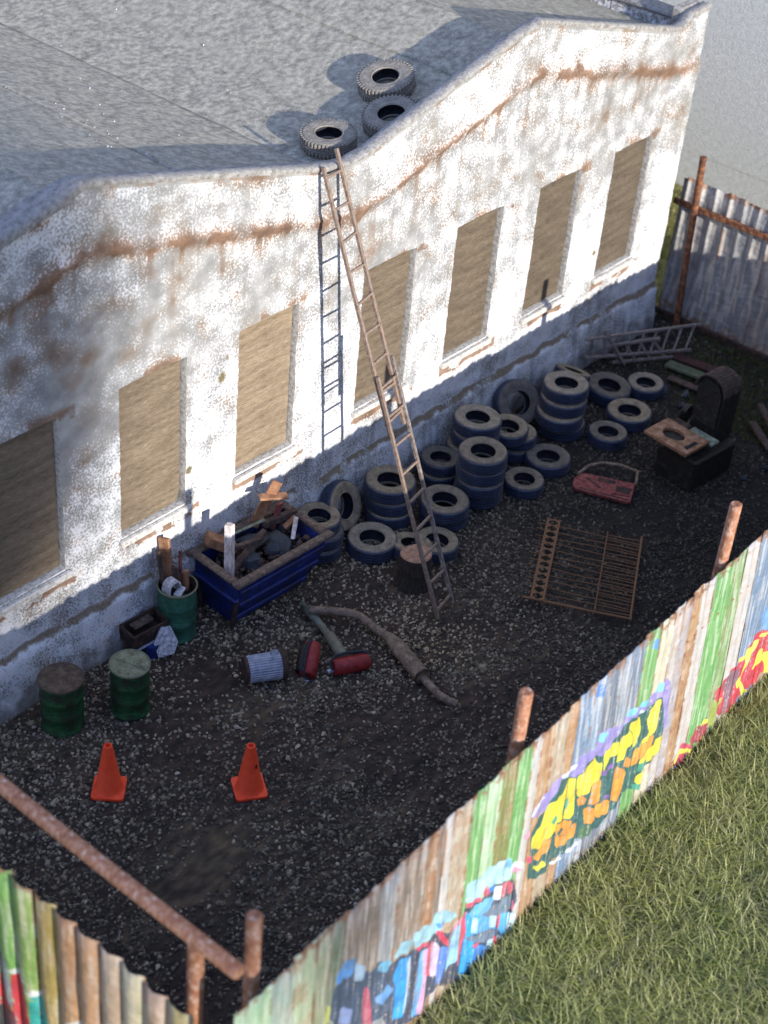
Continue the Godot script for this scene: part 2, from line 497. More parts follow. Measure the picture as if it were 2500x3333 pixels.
func relief(n: FastNoiseLite, x: float, y: float) -> float:
	var z := 0.0
	var d := y - band_line(x)
	if absf(d) < 0.16:
		z += 0.055 * (0.5 + 0.5 * cos(d / 0.16 * PI))
	z += 0.035 * smoothstep(0.0, 0.05, d)
	var pil := maxf(smoothstep(4.50, 4.56, x) * smoothstep(5.36, 5.30, x), smoothstep(13.3, 13.36, x))
	z += 0.045 * pil * smoothstep(0.02, -0.1, d)
	var ledge := 0.86 + 0.03 * n.get_noise_2d(x * 0.7, 40.0)
	z += 0.075 * smoothstep(ledge + 0.05, ledge - 0.03, y) + 0.08 * smoothstep(ledge, 0.0, y)
	var k := win_at(clampf(x, -99.0, 99.0))
	z += 0.012 * n.get_noise_2d(x * 2.0, y * 2.0) + 0.007 * n.get_noise_2d(x * 9.0, y * 9.0)
	return z

func facade_textures() -> Array:
	var w := 2048
	var h := 896
	var fine := field(71, 0.19, 3, w, h, false)
	var mid := field(72, 0.02, 4, w, h, false)
	var big := field(73, 0.0045, 3, w, h, false)
	var rusty := field(74, 0.012, 4, w, h, false)
	var run := field(75, 0.045, 3, w, 64, false)
	var grit := field(76, 0.32, 2, w, h, false)
	var out := PackedByteArray()
	out.resize(w * h * 3)
	var hi := PackedByteArray()
	hi.resize(w * h)
	var blots := [[2.75, 3.54, 0.075], [2.83, 3.83, 0.035], [2.16, 2.31, 0.08], [11.7, 2.3, 0.05]]
	for px in w:
		var x := X0 + (X1 + 0.08 - X0) * px / w
		var tl := top_line(x)
		var bl := band_line(x)
		var kw := -1
		var dx := 9.0
		for k in WIN.size():
			if x > WIN[k] - WW - 0.25 and x < WIN[k] + 0.25:
				kw = k
				dx = x - WIN[k]
		# less paint and more grey underlayer around the left gable
		var thinned := 0.30 * exp(-pow((x - 0.35) / 1.5, 2.0))
		for py in h:
			var y := 7.3 * (1.0 - (py + 0.5) / h)
			var i := py * w + px
			var f := fine[i] / 255.0
			var m := mid[i] / 255.0
			var g := big[i] / 255.0
			var r := rusty[i] / 255.0
			var s := run[(py >> 4) * w + px] / 255.0
			var gr := grit[i] / 255.0
			var d := y - bl
			# paint left on the wall
			var keep := 0.615 + (g - 0.5) * 0.45 + (m - 0.5) * 0.38
			if thinned > 0.01:
				keep -= thinned * exp(-pow((y - 4.4) / 1.3, 2.0)) + thinned * 0.6 * exp(-pow((y - 2.6) / 1.0, 2.0)) * smoothstep(1.2, 0.2, x)
			if y > tl - 0.10:
				keep -= 0.35
			if d < 0.0:
				keep -= 0.16 * clampf((s - 0.5) * 3.0, 0.0, 1.0) * smoothstep(-2.5, 0.0, d)
				keep += 0.20 * smoothstep(3.9, 3.0, y) - 0.03
			if kw >= 0 and dx > 0.0 and dx < 0.2 and y > 1.7 and y < 4.3:
				keep -= 0.12 * smoothstep(0.2, 0.05, dx)
			var paint := smoothstep(-0.09, 0.11, keep - f * 0.92 - gr * 0.34)
			# rust and dirt
			var ru := exp(-pow((d + (m - 0.5) * 0.08) / 0.13, 2.0)) * (0.52 + 0.55 * smoothstep(0.3, 0.6, r + (m - 0.5) * 0.5))
			if d < 0.0:
				ru += 0.75 * exp(d / 0.5) * clampf((s - 0.46) * 4.0, 0.0, 1.0) * smoothstep(0.35, 0.65, r)
			ru += 0.6 * smoothstep(0.30, 0.0, tl - y) * smoothstep(0.50, 0.70, r)
			if kw >= 0:
				if y < SILL - 0.08 and y > SILL - 0.42 and dx > -WW - 0.05:
					ru += 0.95 * smoothstep(0.5, 0.62, r + (m - 0.5) * 0.6 + 0.16) * smoothstep(0.13, 0.07, absf(y - (SILL - 0.19) - (m - 0.5) * 0.1))
				var da := y - arch(clampf(x, WIN[kw] - WW + 0.01, WIN[kw] - 0.01))
				if da > -0.1 and da < 0.3 and dx > -WW * 0.65:
					ru += 0.8 * smoothstep(0.16, 0.03, da) * smoothstep(0.42, 0.56, r)
			ru += 0.35 * smoothstep(0.74, 0.86, r)
			if x < 1.6 and y > 4.4:
				ru += 0.22 * smoothstep(0.5, 0.7, r) * smoothstep(1.6, 0.2, x)
			var lg := absf(y - 0.89 - (m - 0.5) * 0.12)
			var ledge := smoothstep(0.07, 0.02, lg) * smoothstep(0.08, 0.34, g + (m - 0.5) * 0.8)
			ru = clampf(ru, 0.0, 1.0)
			var base := Vector3(0.585, 0.578, 0.562) * (0.80 + 0.34 * m)
			base = base.lerp(Vector3(0.52, 0.485, 0.44), clampf((r - 0.45) * 3.0, 0.0, 1.0) * 0.7)
			base = base.lerp(Vector3(0.44, 0.38, 0.30), ledge)
			var white := Vector3(0.84, 0.84, 0.84) * (0.90 + 0.12 * m)
			white *= 1.0 - 0.16 * clampf((s - 0.48) * 3.0, 0.0, 1.0) * smoothstep(0.3, 0.6, 1.0 - g)
			white = white.lerp(Vector3(0.80, 0.70, 0.64), clampf(ru * 0.9 + (g - 0.66) * 0.4, 0.0, 0.6))
			base = base.lerp(Vector3(0.45, 0.345, 0.27) * (0.78 + 0.45 * m), ru)
			var col := base.lerp(white, paint * (1.0 - 0.85 * ledge) * (1.0 - 0.8 * smoothstep(0.55, 0.95, ru)))
			if y < 0.5:
				col = col.lerp(Vector3(0.36, 0.34, 0.31), 0.6 * smoothstep(0.5, 0.0, y + (m - 0.5) * 0.5))
			for bt in blots:
				if absf(x - bt[0]) < 0.3 and absf(y - bt[1]) < 0.3:
					var q := Vector2(x - bt[0], y - bt[1]).length() + (f - 0.5) * 0.09 + (m - 0.5) * 0.06
					col = col.lerp(Vector3(0.40, 0.35, 0.22), smoothstep(bt[2], bt[2] - 0.03, q) * 0.9)
			out[i * 3] = int(clampf(col.x, 0.0, 1.0) * 255.0)
			out[i * 3 + 1] = int(clampf(col.y, 0.0, 1.0) * 255.0)
			out[i * 3 + 2] = int(clampf(col.z, 0.0, 1.0) * 255.0)
			hi[i] = int(clampf(0.18 + paint * 0.35 + f * 0.25 + gr * 0.2, 0.0, 1.0) * 255.0)
	var bump := Image.create_from_data(w, h, false, Image.FORMAT_L8, hi)
	bump.bump_map_to_normal_map(3.5)
	return [texture(Image.create_from_data(w, h, false, Image.FORMAT_RGB8, out)), texture(bump)]

func hall() -> void:
	var root := thing("warehouse", "long derelict white warehouse with peeling paint, twin low gables and seven boarded windows", "building")
	var tex := facade_textures()
	var wall_mat := StandardMaterial3D.new()
	wall_mat.albedo_texture = tex[0]
	wall_mat.normal_enabled = true
	wall_mat.normal_texture = tex[1]
	wall_mat.normal_scale = 1.0
	wall_mat.roughness = 0.92
	M.wall = wall_mat
	var n := noise(80, 0.6, 3)
	# columns fall on the window edges
	var xs := [X0]
	var marks := []
	for k in WIN.size():
		marks.append_array([WIN[k] - WW, WIN[k]])
	marks.append(X1)
	for mk_ in marks:
		var from: float = xs[-1]
		var steps := maxi(1, int(round((mk_ - from) / 0.05)))
		for s in range(1, steps + 1):
			xs.append(from + (mk_ - from) * s / steps)
	var zones := [30, 46, 56]
	var rows := 133
	var st := SurfaceTool.new()
	st.begin(Mesh.PRIMITIVE_TRIANGLES)
	var edge := noise(81, 3.0, 2)
	var pos := []
	for i in xs.size():
		var x: float = xs[i]
		var k := win_at(x)
		var inside: bool = k >= 0 and x > WIN[k] - WW + 0.001 and x < WIN[k] - 0.001
		var ar := arch(x) if inside else SPRING
		var tl := top_line(x) + 0.02 * edge.get_noise_1d(x)
		for r in rows:
			var y := 0.0
			if r <= zones[0]:
				y = lerpf(-0.1, SILL, r / float(zones[0]))
			elif r <= zones[0] + zones[1]:
				y = lerpf(SILL, ar, (r - zones[0]) / float(zones[1]))
			else:
				y = lerpf(ar, tl, (r - zones[0] - zones[1]) / float(zones[2]))
			var jx := 0.0
			if k >= 0 and not inside and r >= zones[0] and r <= zones[0] + zones[1]:
				jx = 0.012 * edge.get_noise_2d(y * 2.0, x)
			var p := Vector3(x + jx, y, relief(n, x, y))
			pos.append(p)
			st.set_uv(Vector2((x - X0) / (X1 + 0.08 - X0), 1.0 - y / 7.3))
			st.add_vertex(p)
	for i in xs.size() - 1:
		var k := win_at((xs[i] + xs[i + 1]) / 2.0)
		for r in rows - 1:
			if k >= 0 and r >= zones[0] and r < zones[0] + zones[1]:
				continue
			var o := i * rows + r
			for v in [o, o + 1, o + rows + 1, o, o + rows + 1, o + rows]:
				st.add_index(v)
	st.generate_normals()
	st.generate_tangents()
	put("front_wall", st.commit(), wall_mat, root)
	# reveals, boards and sills
	var reveal_mat := mat(texture(ramp_image(256, 82, 0.03, 0.14, 0.5, [[0.0, c8(120, 114, 104)], [0.35, c8(164, 158, 148)], [0.55, c8(198, 194, 184)], [1.0, c8(216, 212, 202)]])), Vector3.ONE * 1.2, 0.92, M.fine, 0.10)
	for k in WIN.size():
		var xr: float = WIN[k]
		var xl := xr - WW
		var cx := (xl + xr) / 2.0
		var rim := []
		for i in xs.size():
			if xs[i] > xl - 0.001 and xs[i] < xr + 0.001:
				rim.append(i)
		var sr := mk()
		var loop := []
		for r in range(zones[0], zones[0] + zones[1] + 1):
			loop.append(pos[rim[0] * rows + r])
		for i in range(1, rim.size() - 1):
			loop.append(pos[rim[i] * rows + zones[0] + zones[1]])
		for r in range(zones[0] + zones[1], zones[0] - 1, -1):
			loop.append(pos[rim[-1] * rows + r])
		for i in range(rim.size() - 2, 0, -1):
			loop.append(pos[rim[i] * rows + zones[0]])
		for i in loop.size():
			var a: Vector3 = loop[i]
			var b: Vector3 = loop[(i + 1) % loop.size()]
			var mid := (a + b) / 2.0
			var hole := Vector3(cx, (SILL + SPRING) / 2.0, mid.z - 0.15)
			var outer := mid + (mid - hole)
			face(sr, [a, b, Vector3(b.x, b.y, -0.30), Vector3(a.x, a.y, -0.30)], Vector3(outer.x, outer.y, mid.z - 0.15))
		part("window_reveal", sr, reveal_mat, root)
		# the board, cut a little too small, with a dark gap at its right
		var cut := 0.0 if k != 2 else 0.16
		var gap := 0.030
		var ol := PackedVector2Array()
		ol.append(Vector2(xl + 0.002, SILL + 0.020))
		ol.append(Vector2(xr - gap - cut, SILL + 0.022))
		if cut > 0.0:
			ol.append(Vector2(xr - gap - 0.05, SILL + 0.05))
		ol.append(Vector2(xr - gap, SILL + 0.022 + cut * 1.1))
		for s in 9:
			var x := lerpf(xr - gap, xl + 0.002, s / 8.0)
			ol.append(Vector2(x, arch(clampf(x, xl + 0.001, xr - 0.001)) - 0.004))
		var sb := mk()
		slab(sb, ol, 0.02, xf(Vector3(0, 0, -0.112)))
		var bm: StandardMaterial3D = M.board.duplicate()
		bm.uv1_offset = Vector3(k * 0.37, k * 0.61, 0)
		var tone: float = [0.8, 0.90, 0.96, 1.08, 0.86, 0.80, 0.76, 0.74][k]
		bm.albedo_color = Color(tone * 0.98, tone * 0.98, tone * 0.98)
		var wn := part("window_board", sb, bm, root)
		var sg := mk()
		box(sg, xf(Vector3(cx, (SILL + SPRING) / 2.0, -0.32)), Vector3(WW + 0.1, SPRING - SILL + 0.5, 0.03), 0.0)
		part("dark_backing", sg, M.black, wn)
		var ss := mk()
		box(ss, xf(Vector3(cx + 0.01, SILL - 0.075, 0.035), Vector3(0.10, 0, 0)), Vector3(WW + 0.12, 0.10, 0.09), 0.025, 0.004)
		part("window_sill", ss, reveal_mat, root)
	hall_roof(root)

func roof_y(x: float) -> float:
	return lerp_path([[-4.3, 5.78], [-3.9, 5.77], [0.45, 6.74], [4.1, 5.80], [5.0, 5.64], [6.4, 5.79], [9.1, 6.60], [13.7, 5.66], [14.05, 5.6]], x)

func hall_roof(root: Node3D) -> void:
	var size := 1024
	var a := field(90, 0.012, 4, size, size)
	var b := field(91, 0.10, 3, size, size)
	var g := field(92, 0.03, 4, size, size)
	var out := PackedByteArray()
	out.resize(size * size * 3)
	for i in size * size:
		var dark := clampf((a[i] - 128.0) / 70.0, 0.0, 1.0) * clampf((b[i] - 112.0) / 60.0, 0.0, 1.0)
		var v := 158.0 + (g[i] - 128.0) * 0.30 + (b[i] - 128.0) * 0.22 - dark * 62.0
		if b[i] > 214:
			v += 14.0
		out[i * 3] = int(clampf(v, 0, 255))
		out[i * 3 + 1] = int(clampf(v * 0.955, 0, 255))
		out[i * 3 + 2] = int(clampf(v * 0.84, 0, 255))
	var rm := mat(texture(Image.create_from_data(size, size, false, Image.FORMAT_RGB8, out)), Vector3.ONE * 0.24, 0.75, bump_tex(512, 93, 0.09, 3, 5.0), 0.10)
	var cuts := [[-4.3, -1.0, 0.0], [-1.0, 0.45, 0.012], [0.45, 2.82, 0.0], [2.82, 5.0, 0.014], [5.0, 7.94, 0.0], [7.94, 9.1, 0.014], [9.1, 11.6, 0.002], [11.6, 13.74, 0.016]]
	var n := noise(94, 0.5, 3)
	for c in cuts:
		var st := SurfaceTool.new()
		st.begin(Mesh.PRIMITIVE_TRIANGLES)
		var nx := 24
		var nz := 90
		var w := nx + 3
		for k in nz + 1:
			for i in w:
				# the first and last column fold down as the sheet's edge
				var t := clampf((i - 1) / float(nx), 0.0, 1.0)
				var x: float = lerpf(c[0] - 0.02, c[1] + 0.02, t) + 0.012 * n.get_noise_2d(k * 0.6, c[0]) * (1.0 if t > 0.99 or t < 0.01 else 0.0)
				var z := -0.13 - 13.0 * k / nz
				var y: float = roof_y(x) + c[2] + 0.016 * n.get_noise_2d(x * 2.0, z * 2.0)
				if i == 0 or i == w - 1:
					y -= 0.03
				st.add_vertex(Vector3(x, y, z))
		for k in nz:
			for i in w - 1:
				var o := k * w + i
				for v in [o, o + w + 1, o + 1, o, o + w, o + w + 1]:
					st.add_index(v)
		st.generate_normals()
		put("roofing_sheet", st.commit(), rm, root)
	# capping along the top of the front wall
	var cap := mat(texture(ramp_image(256, 95, 0.03, 0.12, 0.45, [[0.0, c8(84, 80, 76)], [0.5, c8(138, 134, 128)], [1.0, c8(176, 172, 166)]])), Vector3.ONE * 1.1, 0.9, M.fine, 0.35)
	var e := noise(96, 1.6, 3)
	for seg in [[X0, 0.45], [0.45, 5.0], [5.0, 9.1], [9.1, 13.3], [13.3, 14.03]]:
		var st := SurfaceTool.new()
		st.begin(Mesh.PRIMITIVE_TRIANGLES)
		var steps := int((seg[1] - seg[0]) / 0.06)
		var ring := [Vector2(0.052, -0.05), Vector2(0.062, 0.0), Vector2(0.045, 0.022), Vector2(-0.04, 0.030), Vector2(-0.13, 0.026), Vector2(-0.15, 0.0), Vector2(-0.15, -0.6)]
		for s in steps + 1:
			var x: float = lerpf(seg[0], seg[1], s / float(steps))
			for q in ring.size():
				var p: Vector2 = ring[q] * (1.0 if q == ring.size() - 1 else lerpf(1.75, 1.0, smoothstep(0.1, 0.7, x)))
				st.add_vertex(Vector3(x, top_line(x) + p.y + 0.010 * e.get_noise_2d(x, q), p.x + 0.012 * e.get_noise_2d(x, q + 30.0)))
		for s in steps:
			for q in ring.size() - 1:
				var o := s * ring.size() + q
				for v in [o, o + 1, o + ring.size() + 1, o, o + ring.size() + 1, o + ring.size()]:
					st.add_index(v)
		st.generate_normals()
		put("wall_capping", st.commit(), cap, root)
	# side walls and their parapets
	for sd in [[13.80, 5.88, "right"], [-4.2, 5.85, "left"]]:
		var st := mk()
		var z := -0.26
		while z > -13.0:
			box(st, xf(Vector3(sd[0], sd[1] / 2.0, z - 0.7), Vector3(0, 0, 0)), Vector3(0.34, sd[1] + rng.randf_range(-0.02, 0.03), 1.42), 0.03, 0.012)
			z -= 1.4
		part("side_wall", st, reveal_plain(), root)
	var sb := mk()
	box(sb, xf(Vector3(4.8, 2.8, -13.4)), Vector3(18.3, 5.6, 0.3), 0.02)
	part("rear_wall", sb, reveal_plain(), root)
	var sp := mk()
	box(sp, xf(Vector3(13.70, 6.02, -0.23), Vector3(0, 0.02, 0)), Vector3(0.60, 0.34, 0.20), 0.04, 0.015)
	for k in 9:
		box(sp, xf(Vector3(13.76, 5.93 + 0.02 * sin(k * 2.0), -0.95 - 1.3 * k), Vector3(0, 0.02 * sin(k * 3.0), 0)), Vector3(0.42, 0.10, 1.27), 0.03, 0.012)
	part("corner_coping", sp, cap, root)
	# pale grit lying about on the roof
	var mm := MultiMesh.new()
	mm.transform_format = MultiMesh.TRANSFORM_3D
	mm.mesh = rock_mesh(300, 0.5)
	mm.instance_count = 160
	for k in 160:
		var x := rng.randf_range(0.5, 9.0)
		var z := -0.3 - 7.0 * rng.randf()
		if k < 60:
			x = 2.82 + rng.randfn(0.0, 0.16)
		elif k < 95:
			z = -0.9 + rng.randfn(0.0, 0.25)
		z = minf(z, -0.3)
		mm.set_instance_transform(k, Transform3D(Basis.from_euler(Vector3(rng.randf() * 6, rng.randf() * 6, 0)).scaled(Vector3.ONE * rng.randf_range(0.008, 0.022)), Vector3(x, roof_y(x) + 0.018, z)))
	var gm := MultiMeshInstance3D.new()
	gm.name = "roof_grit"
	gm.multimesh = mm
	gm.material_override = plain(c8(206, 204, 196), 0.5)
	gm.set_meta("kind", "stuff")
	root.add_child(gm, true)

func reveal_plain() -> StandardMaterial3D:
	return mat(texture(ramp_image(256, 97, 0.03, 0.14, 0.5, [[0.0, c8(104, 98, 92)], [0.45, c8(160, 156, 150)], [0.6, c8(214, 214, 212)], [1.0, c8(226, 226, 226)]])), Vector3.ONE * 0.9, 0.95, M.coarse, 0.5)

# ------------------------------------------------------------------ the big house behind
func backdrop_house() -> void:
	var root := thing("rendered_house", "huge plain grey stucco house wall rising behind the corrugated back fence", "building", Vector3(19.9, 0, 0))
	var f := noise(100, 0.02, 4)
	var im := ramp_image(512, 101, 0.05, 0.2, 0.5, [[0.0, c8(184, 182, 172)], [0.5, c8(204, 202, 192)], [1.0, c8(222, 220, 210)]])
	var sm := mat(texture(im), Vector3.ONE * 0.28, 0.95, bump_tex(512, 102, 0.16, 3, 7.0), 0.22)
	var st := mk()
	box(st, xf(Vector3(4.0, 15.39, 0)), Vector3(8.0, 29.22, 90.0), 0.01)
	part("wall", st, sm, root)
	var sp := mk()
	box(sp, xf(Vector3(4.0, 0.36, 0)), Vector3(7.98, 0.9, 89.9), 0.0)
	part("plinth", sp, sm, root)
	var roof := mk()
	slab(roof, PackedVector2Array([Vector2(-1.5, 30.0), Vector2(9.5, 30.0), Vector2(4.0, 35.0)]), 92.0, xf(Vector3(0, 0, -46)))
	part("roof", roof, plain(c8(92, 70, 60), 0.9), root)

# ------------------------------------------------------------------ fences
const FU0 := -4.2
const FU1 := 8.6
const PITCH := 0.19

func dab(im: Image, hex: String, p: Array) -> void:
	var w := im.get_width()
	var h := im.get_height()
	var u0: float = im.get_meta("u0")
	var ul: float = im.get_meta("ul")
	var hl: float = im.get_meta("hl")
	var pts := PackedVector2Array()
	for k in range(0, p.size(), 2):
		var q := Vector2((p[k] - u0) / ul * w, (1.0 - p[k + 1] / hl) * h)
		pts.append(q)
	for rep in 1:
		var soft := PackedVector2Array()
		for k in pts.size():
			var a := pts[k]
			var b := pts[(k + 1) % pts.size()]
			soft.append(a.lerp(b, 0.14))
			soft.append(a.lerp(b, 0.86))
		pts = soft
	if hex == "f2d225" or hex == "ef8a22":
		for ring in Geometry2D.offset_polygon(pts, 2.4):
			fill(im, ring, Color("1d4a44"))
	for ring in Geometry2D.offset_polygon(pts, 1.3):
		fill(im, ring, Color(hex))

func fill(im: Image, pts: PackedVector2Array, c: Color) -> void:
	var w := im.get_width()
	var h := im.get_height()
	var lo := 1e9
	var hi := -1e9
	for q in pts:
		lo = minf(lo, q.y)
		hi = maxf(hi, q.y)
	for y in range(maxi(0, int(lo)), mini(h - 1, int(hi) + 1) + 1):
		var cross := []
		var yy := y + 0.5
		for k in pts.size():
			var a := pts[k]
			var b := pts[(k + 1) % pts.size()]
			if (a.y <= yy) != (b.y <= yy):
				cross.append(a.x + (yy - a.y) / (b.y - a.y) * (b.x - a.x))
		cross.sort()
		for k in range(0, cross.size() - 1, 2):
			var x0 := clampi(int(round(cross[k])), 0, w)
			var x1 := clampi(int(round(cross[k + 1])), 0, w)
			if x1 > x0:
				im.fill_rect(Rect2i(x0, y, x1 - x0, 1), c)

# bare sheets painted or rusted each in its own tone, worn graffiti over them
func fence_texture(w: int, h: int, u0: float, ul: float, hl: float, strips: Array, art: Callable, seed_: int) -> ImageTexture:
	var im := Image.create_empty(w, h, false, Image.FORMAT_RGBA8)
	im.set_meta("u0", u0)
	im.set_meta("ul", ul)
	im.set_meta("hl", hl)
	art.call(im)
	im.resize(w * 2 / 3, h * 2 / 3, Image.INTERPOLATE_BILINEAR)
	im.resize(w, h, Image.INTERPOLATE_BILINEAR)
	var art_px := im.get_data()
	var fine := field(seed_, 0.09, 3, w, h, false)
	var mid := field(seed_ + 1, 0.02, 4, w, h, false)
	var run := field(seed_ + 2, 0.11, 3, w, 32, false)
	var out := PackedByteArray()
	out.resize(w * h * 3)
	var s := 0
	for px in w:
		var u := u0 + ul * px / w
		while s < strips.size() - 1 and u >= strips[s + 1][0]:
			s += 1
		var base: Color = strips[s][1]
		var rusty: float = strips[s][2]
		var far := minf(u - strips[s][0], (strips[s + 1][0] - u) if s < strips.size() - 1 else 9.0)
		for py in h:
			var y := hl * (1.0 - (py + 0.5) / h)
			var i := py * w + px
			var f := fine[i] / 255.0
			var m := mid[i] / 255.0
			var rn := run[mini(31, py * 32 / h) * w + px] / 255.0
			var c := base
			var k := 0.80 + 0.26 * rn + 0.14 * m
			c = Color(c.r * k, c.g * k, c.b * k)
			c = c.lerp(Color(0.83, 0.80, 0.76), clampf((rn - 0.46) * 2.4, 0.0, 0.6))
			var ru := 0.8 * rusty * smoothstep(0.46, 0.66, rn * 0.55 + m * 0.5) + 0.85 * smoothstep(0.10, -0.02, hl - 0.2 - y + (m - 0.5) * 0.45) * smoothstep(0.42, 0.58, m) + 0.6 * smoothstep(0.35, 0.05, y + (m - 0.5) * 0.5) * smoothstep(0.4, 0.6, f)
			ru += 0.5 * smoothstep(0.03, 0.0, far) * smoothstep(0.45, 0.6, m)
			c = c.lerp(Color(0.56, 0.37, 0.24) * (0.7 + 0.5 * f), clampf(ru, 0.0, 0.9))
			if art_px[i * 4 + 3] > 8:
				var a := clampf(1.25 - 1.2 * smoothstep(0.60, 0.76, f * 0.6 + rn * 0.4), 0.0, 1.0) * 0.94
				var g := 0.80 + 0.42 * m
				var al := art_px[i * 4 + 3] / 255.0
				a *= al
				g /= 255.0 * al
				var ink := Color(minf(art_px[i * 4] * g, 1.0), minf(art_px[i * 4 + 1] * g, 1.0), minf(art_px[i * 4 + 2] * g, 1.0))
				ink = ink.lerp(Color(0.72, 0.71, 0.69), 0.16 + 0.35 * clampf((rn - 0.50) * 2.6, 0.0, 1.0))
				c = c.lerp(ink, a)
			out[i * 3] = int(clampf(c.r, 0, 1) * 255.0)
			out[i * 3 + 1] = int(clampf(c.g, 0, 1) * 255.0)
			out[i * 3 + 2] = int(clampf(c.b, 0, 1) * 255.0)
	return texture(Image.create_from_data(w, h, false, Image.FORMAT_RGB8, out))

# one corrugated sheet from u0 to u1 along dir, bulging along nrm
func sheet(origin: Vector3, dir: Vector3, nrm: Vector3, u0: float, u1: float, y0: float, top: float, amp: float, lean: float, uu0: float, ul: float, hl: float, seed_: int, kind := 0) -> ArrayMesh:
	var n := noise(seed_, 1.4, 2)
	var st := SurfaceTool.new()
	st.begin(Mesh.PRIMITIVE_TRIANGLES)
	var nu := maxi(2, int((u1 - u0) / (PITCH / (12.0 if kind > 0 else 10.0))))
	var nv := 7
	for sd in 2:
		for i in nu + 1:
			var u := lerpf(u0, u1, i / float(nu))
			var ph := fposmod(u / PITCH, 1.0)
			var wv := cos(TAU * ph)
			if kind == 2:
				wv = 2.0 * pow(absf(sin(PI * (u - 4.368) / 0.2757)), 0.8) - 1.0
			elif kind == 1:
				wv = pow(0.5 + 0.5 * cos(TAU * fposmod(u / 0.30, 1.0)), 7.0) * 1.6 - 0.2
			for k in nv + 1:
				var t := k / float(nv)
				var y := lerpf(y0, top + 0.035 * n.get_noise_1d(u * 3.0) + (0.02 if kind > 0 else 0.014) * wv, t)
				var bend := lean * t + 0.012 * n.get_noise_2d(u, y * 0.7)
				st.set_uv(Vector2((u - uu0) / ul, 1.0 - y / hl))
				st.add_vertex(origin + dir * u + Vector3.UP * y + nrm * (amp * wv + bend - 0.012 * sd))
	var fr := dir.cross(Vector3.UP).dot(nrm) > 0.0
	var per := (nu + 1) * (nv + 1)
	for sd in 2:
		for i in nu:
			for k in nv:
				var o := sd * per + i * (nv + 1) + k
				var q := [o, o + 1, o + nv + 2, o, o + nv + 2, o + nv + 1]
				if (sd == 0) != fr:
					q.reverse()
				for v in q:
					st.add_index(v)
	for i in nu:
		var a := i * (nv + 1) + nv
		var q := [a, a + per, a + per + nv + 1, a, a + per + nv + 1, a + nv + 1]
		if not fr:
			q.reverse()
		for v in q:
			st.add_index(v)
	st.generate_normals()
	return st.commit()

func front_z(x: float) -> float:
	return 6.98 - 0.018 * x

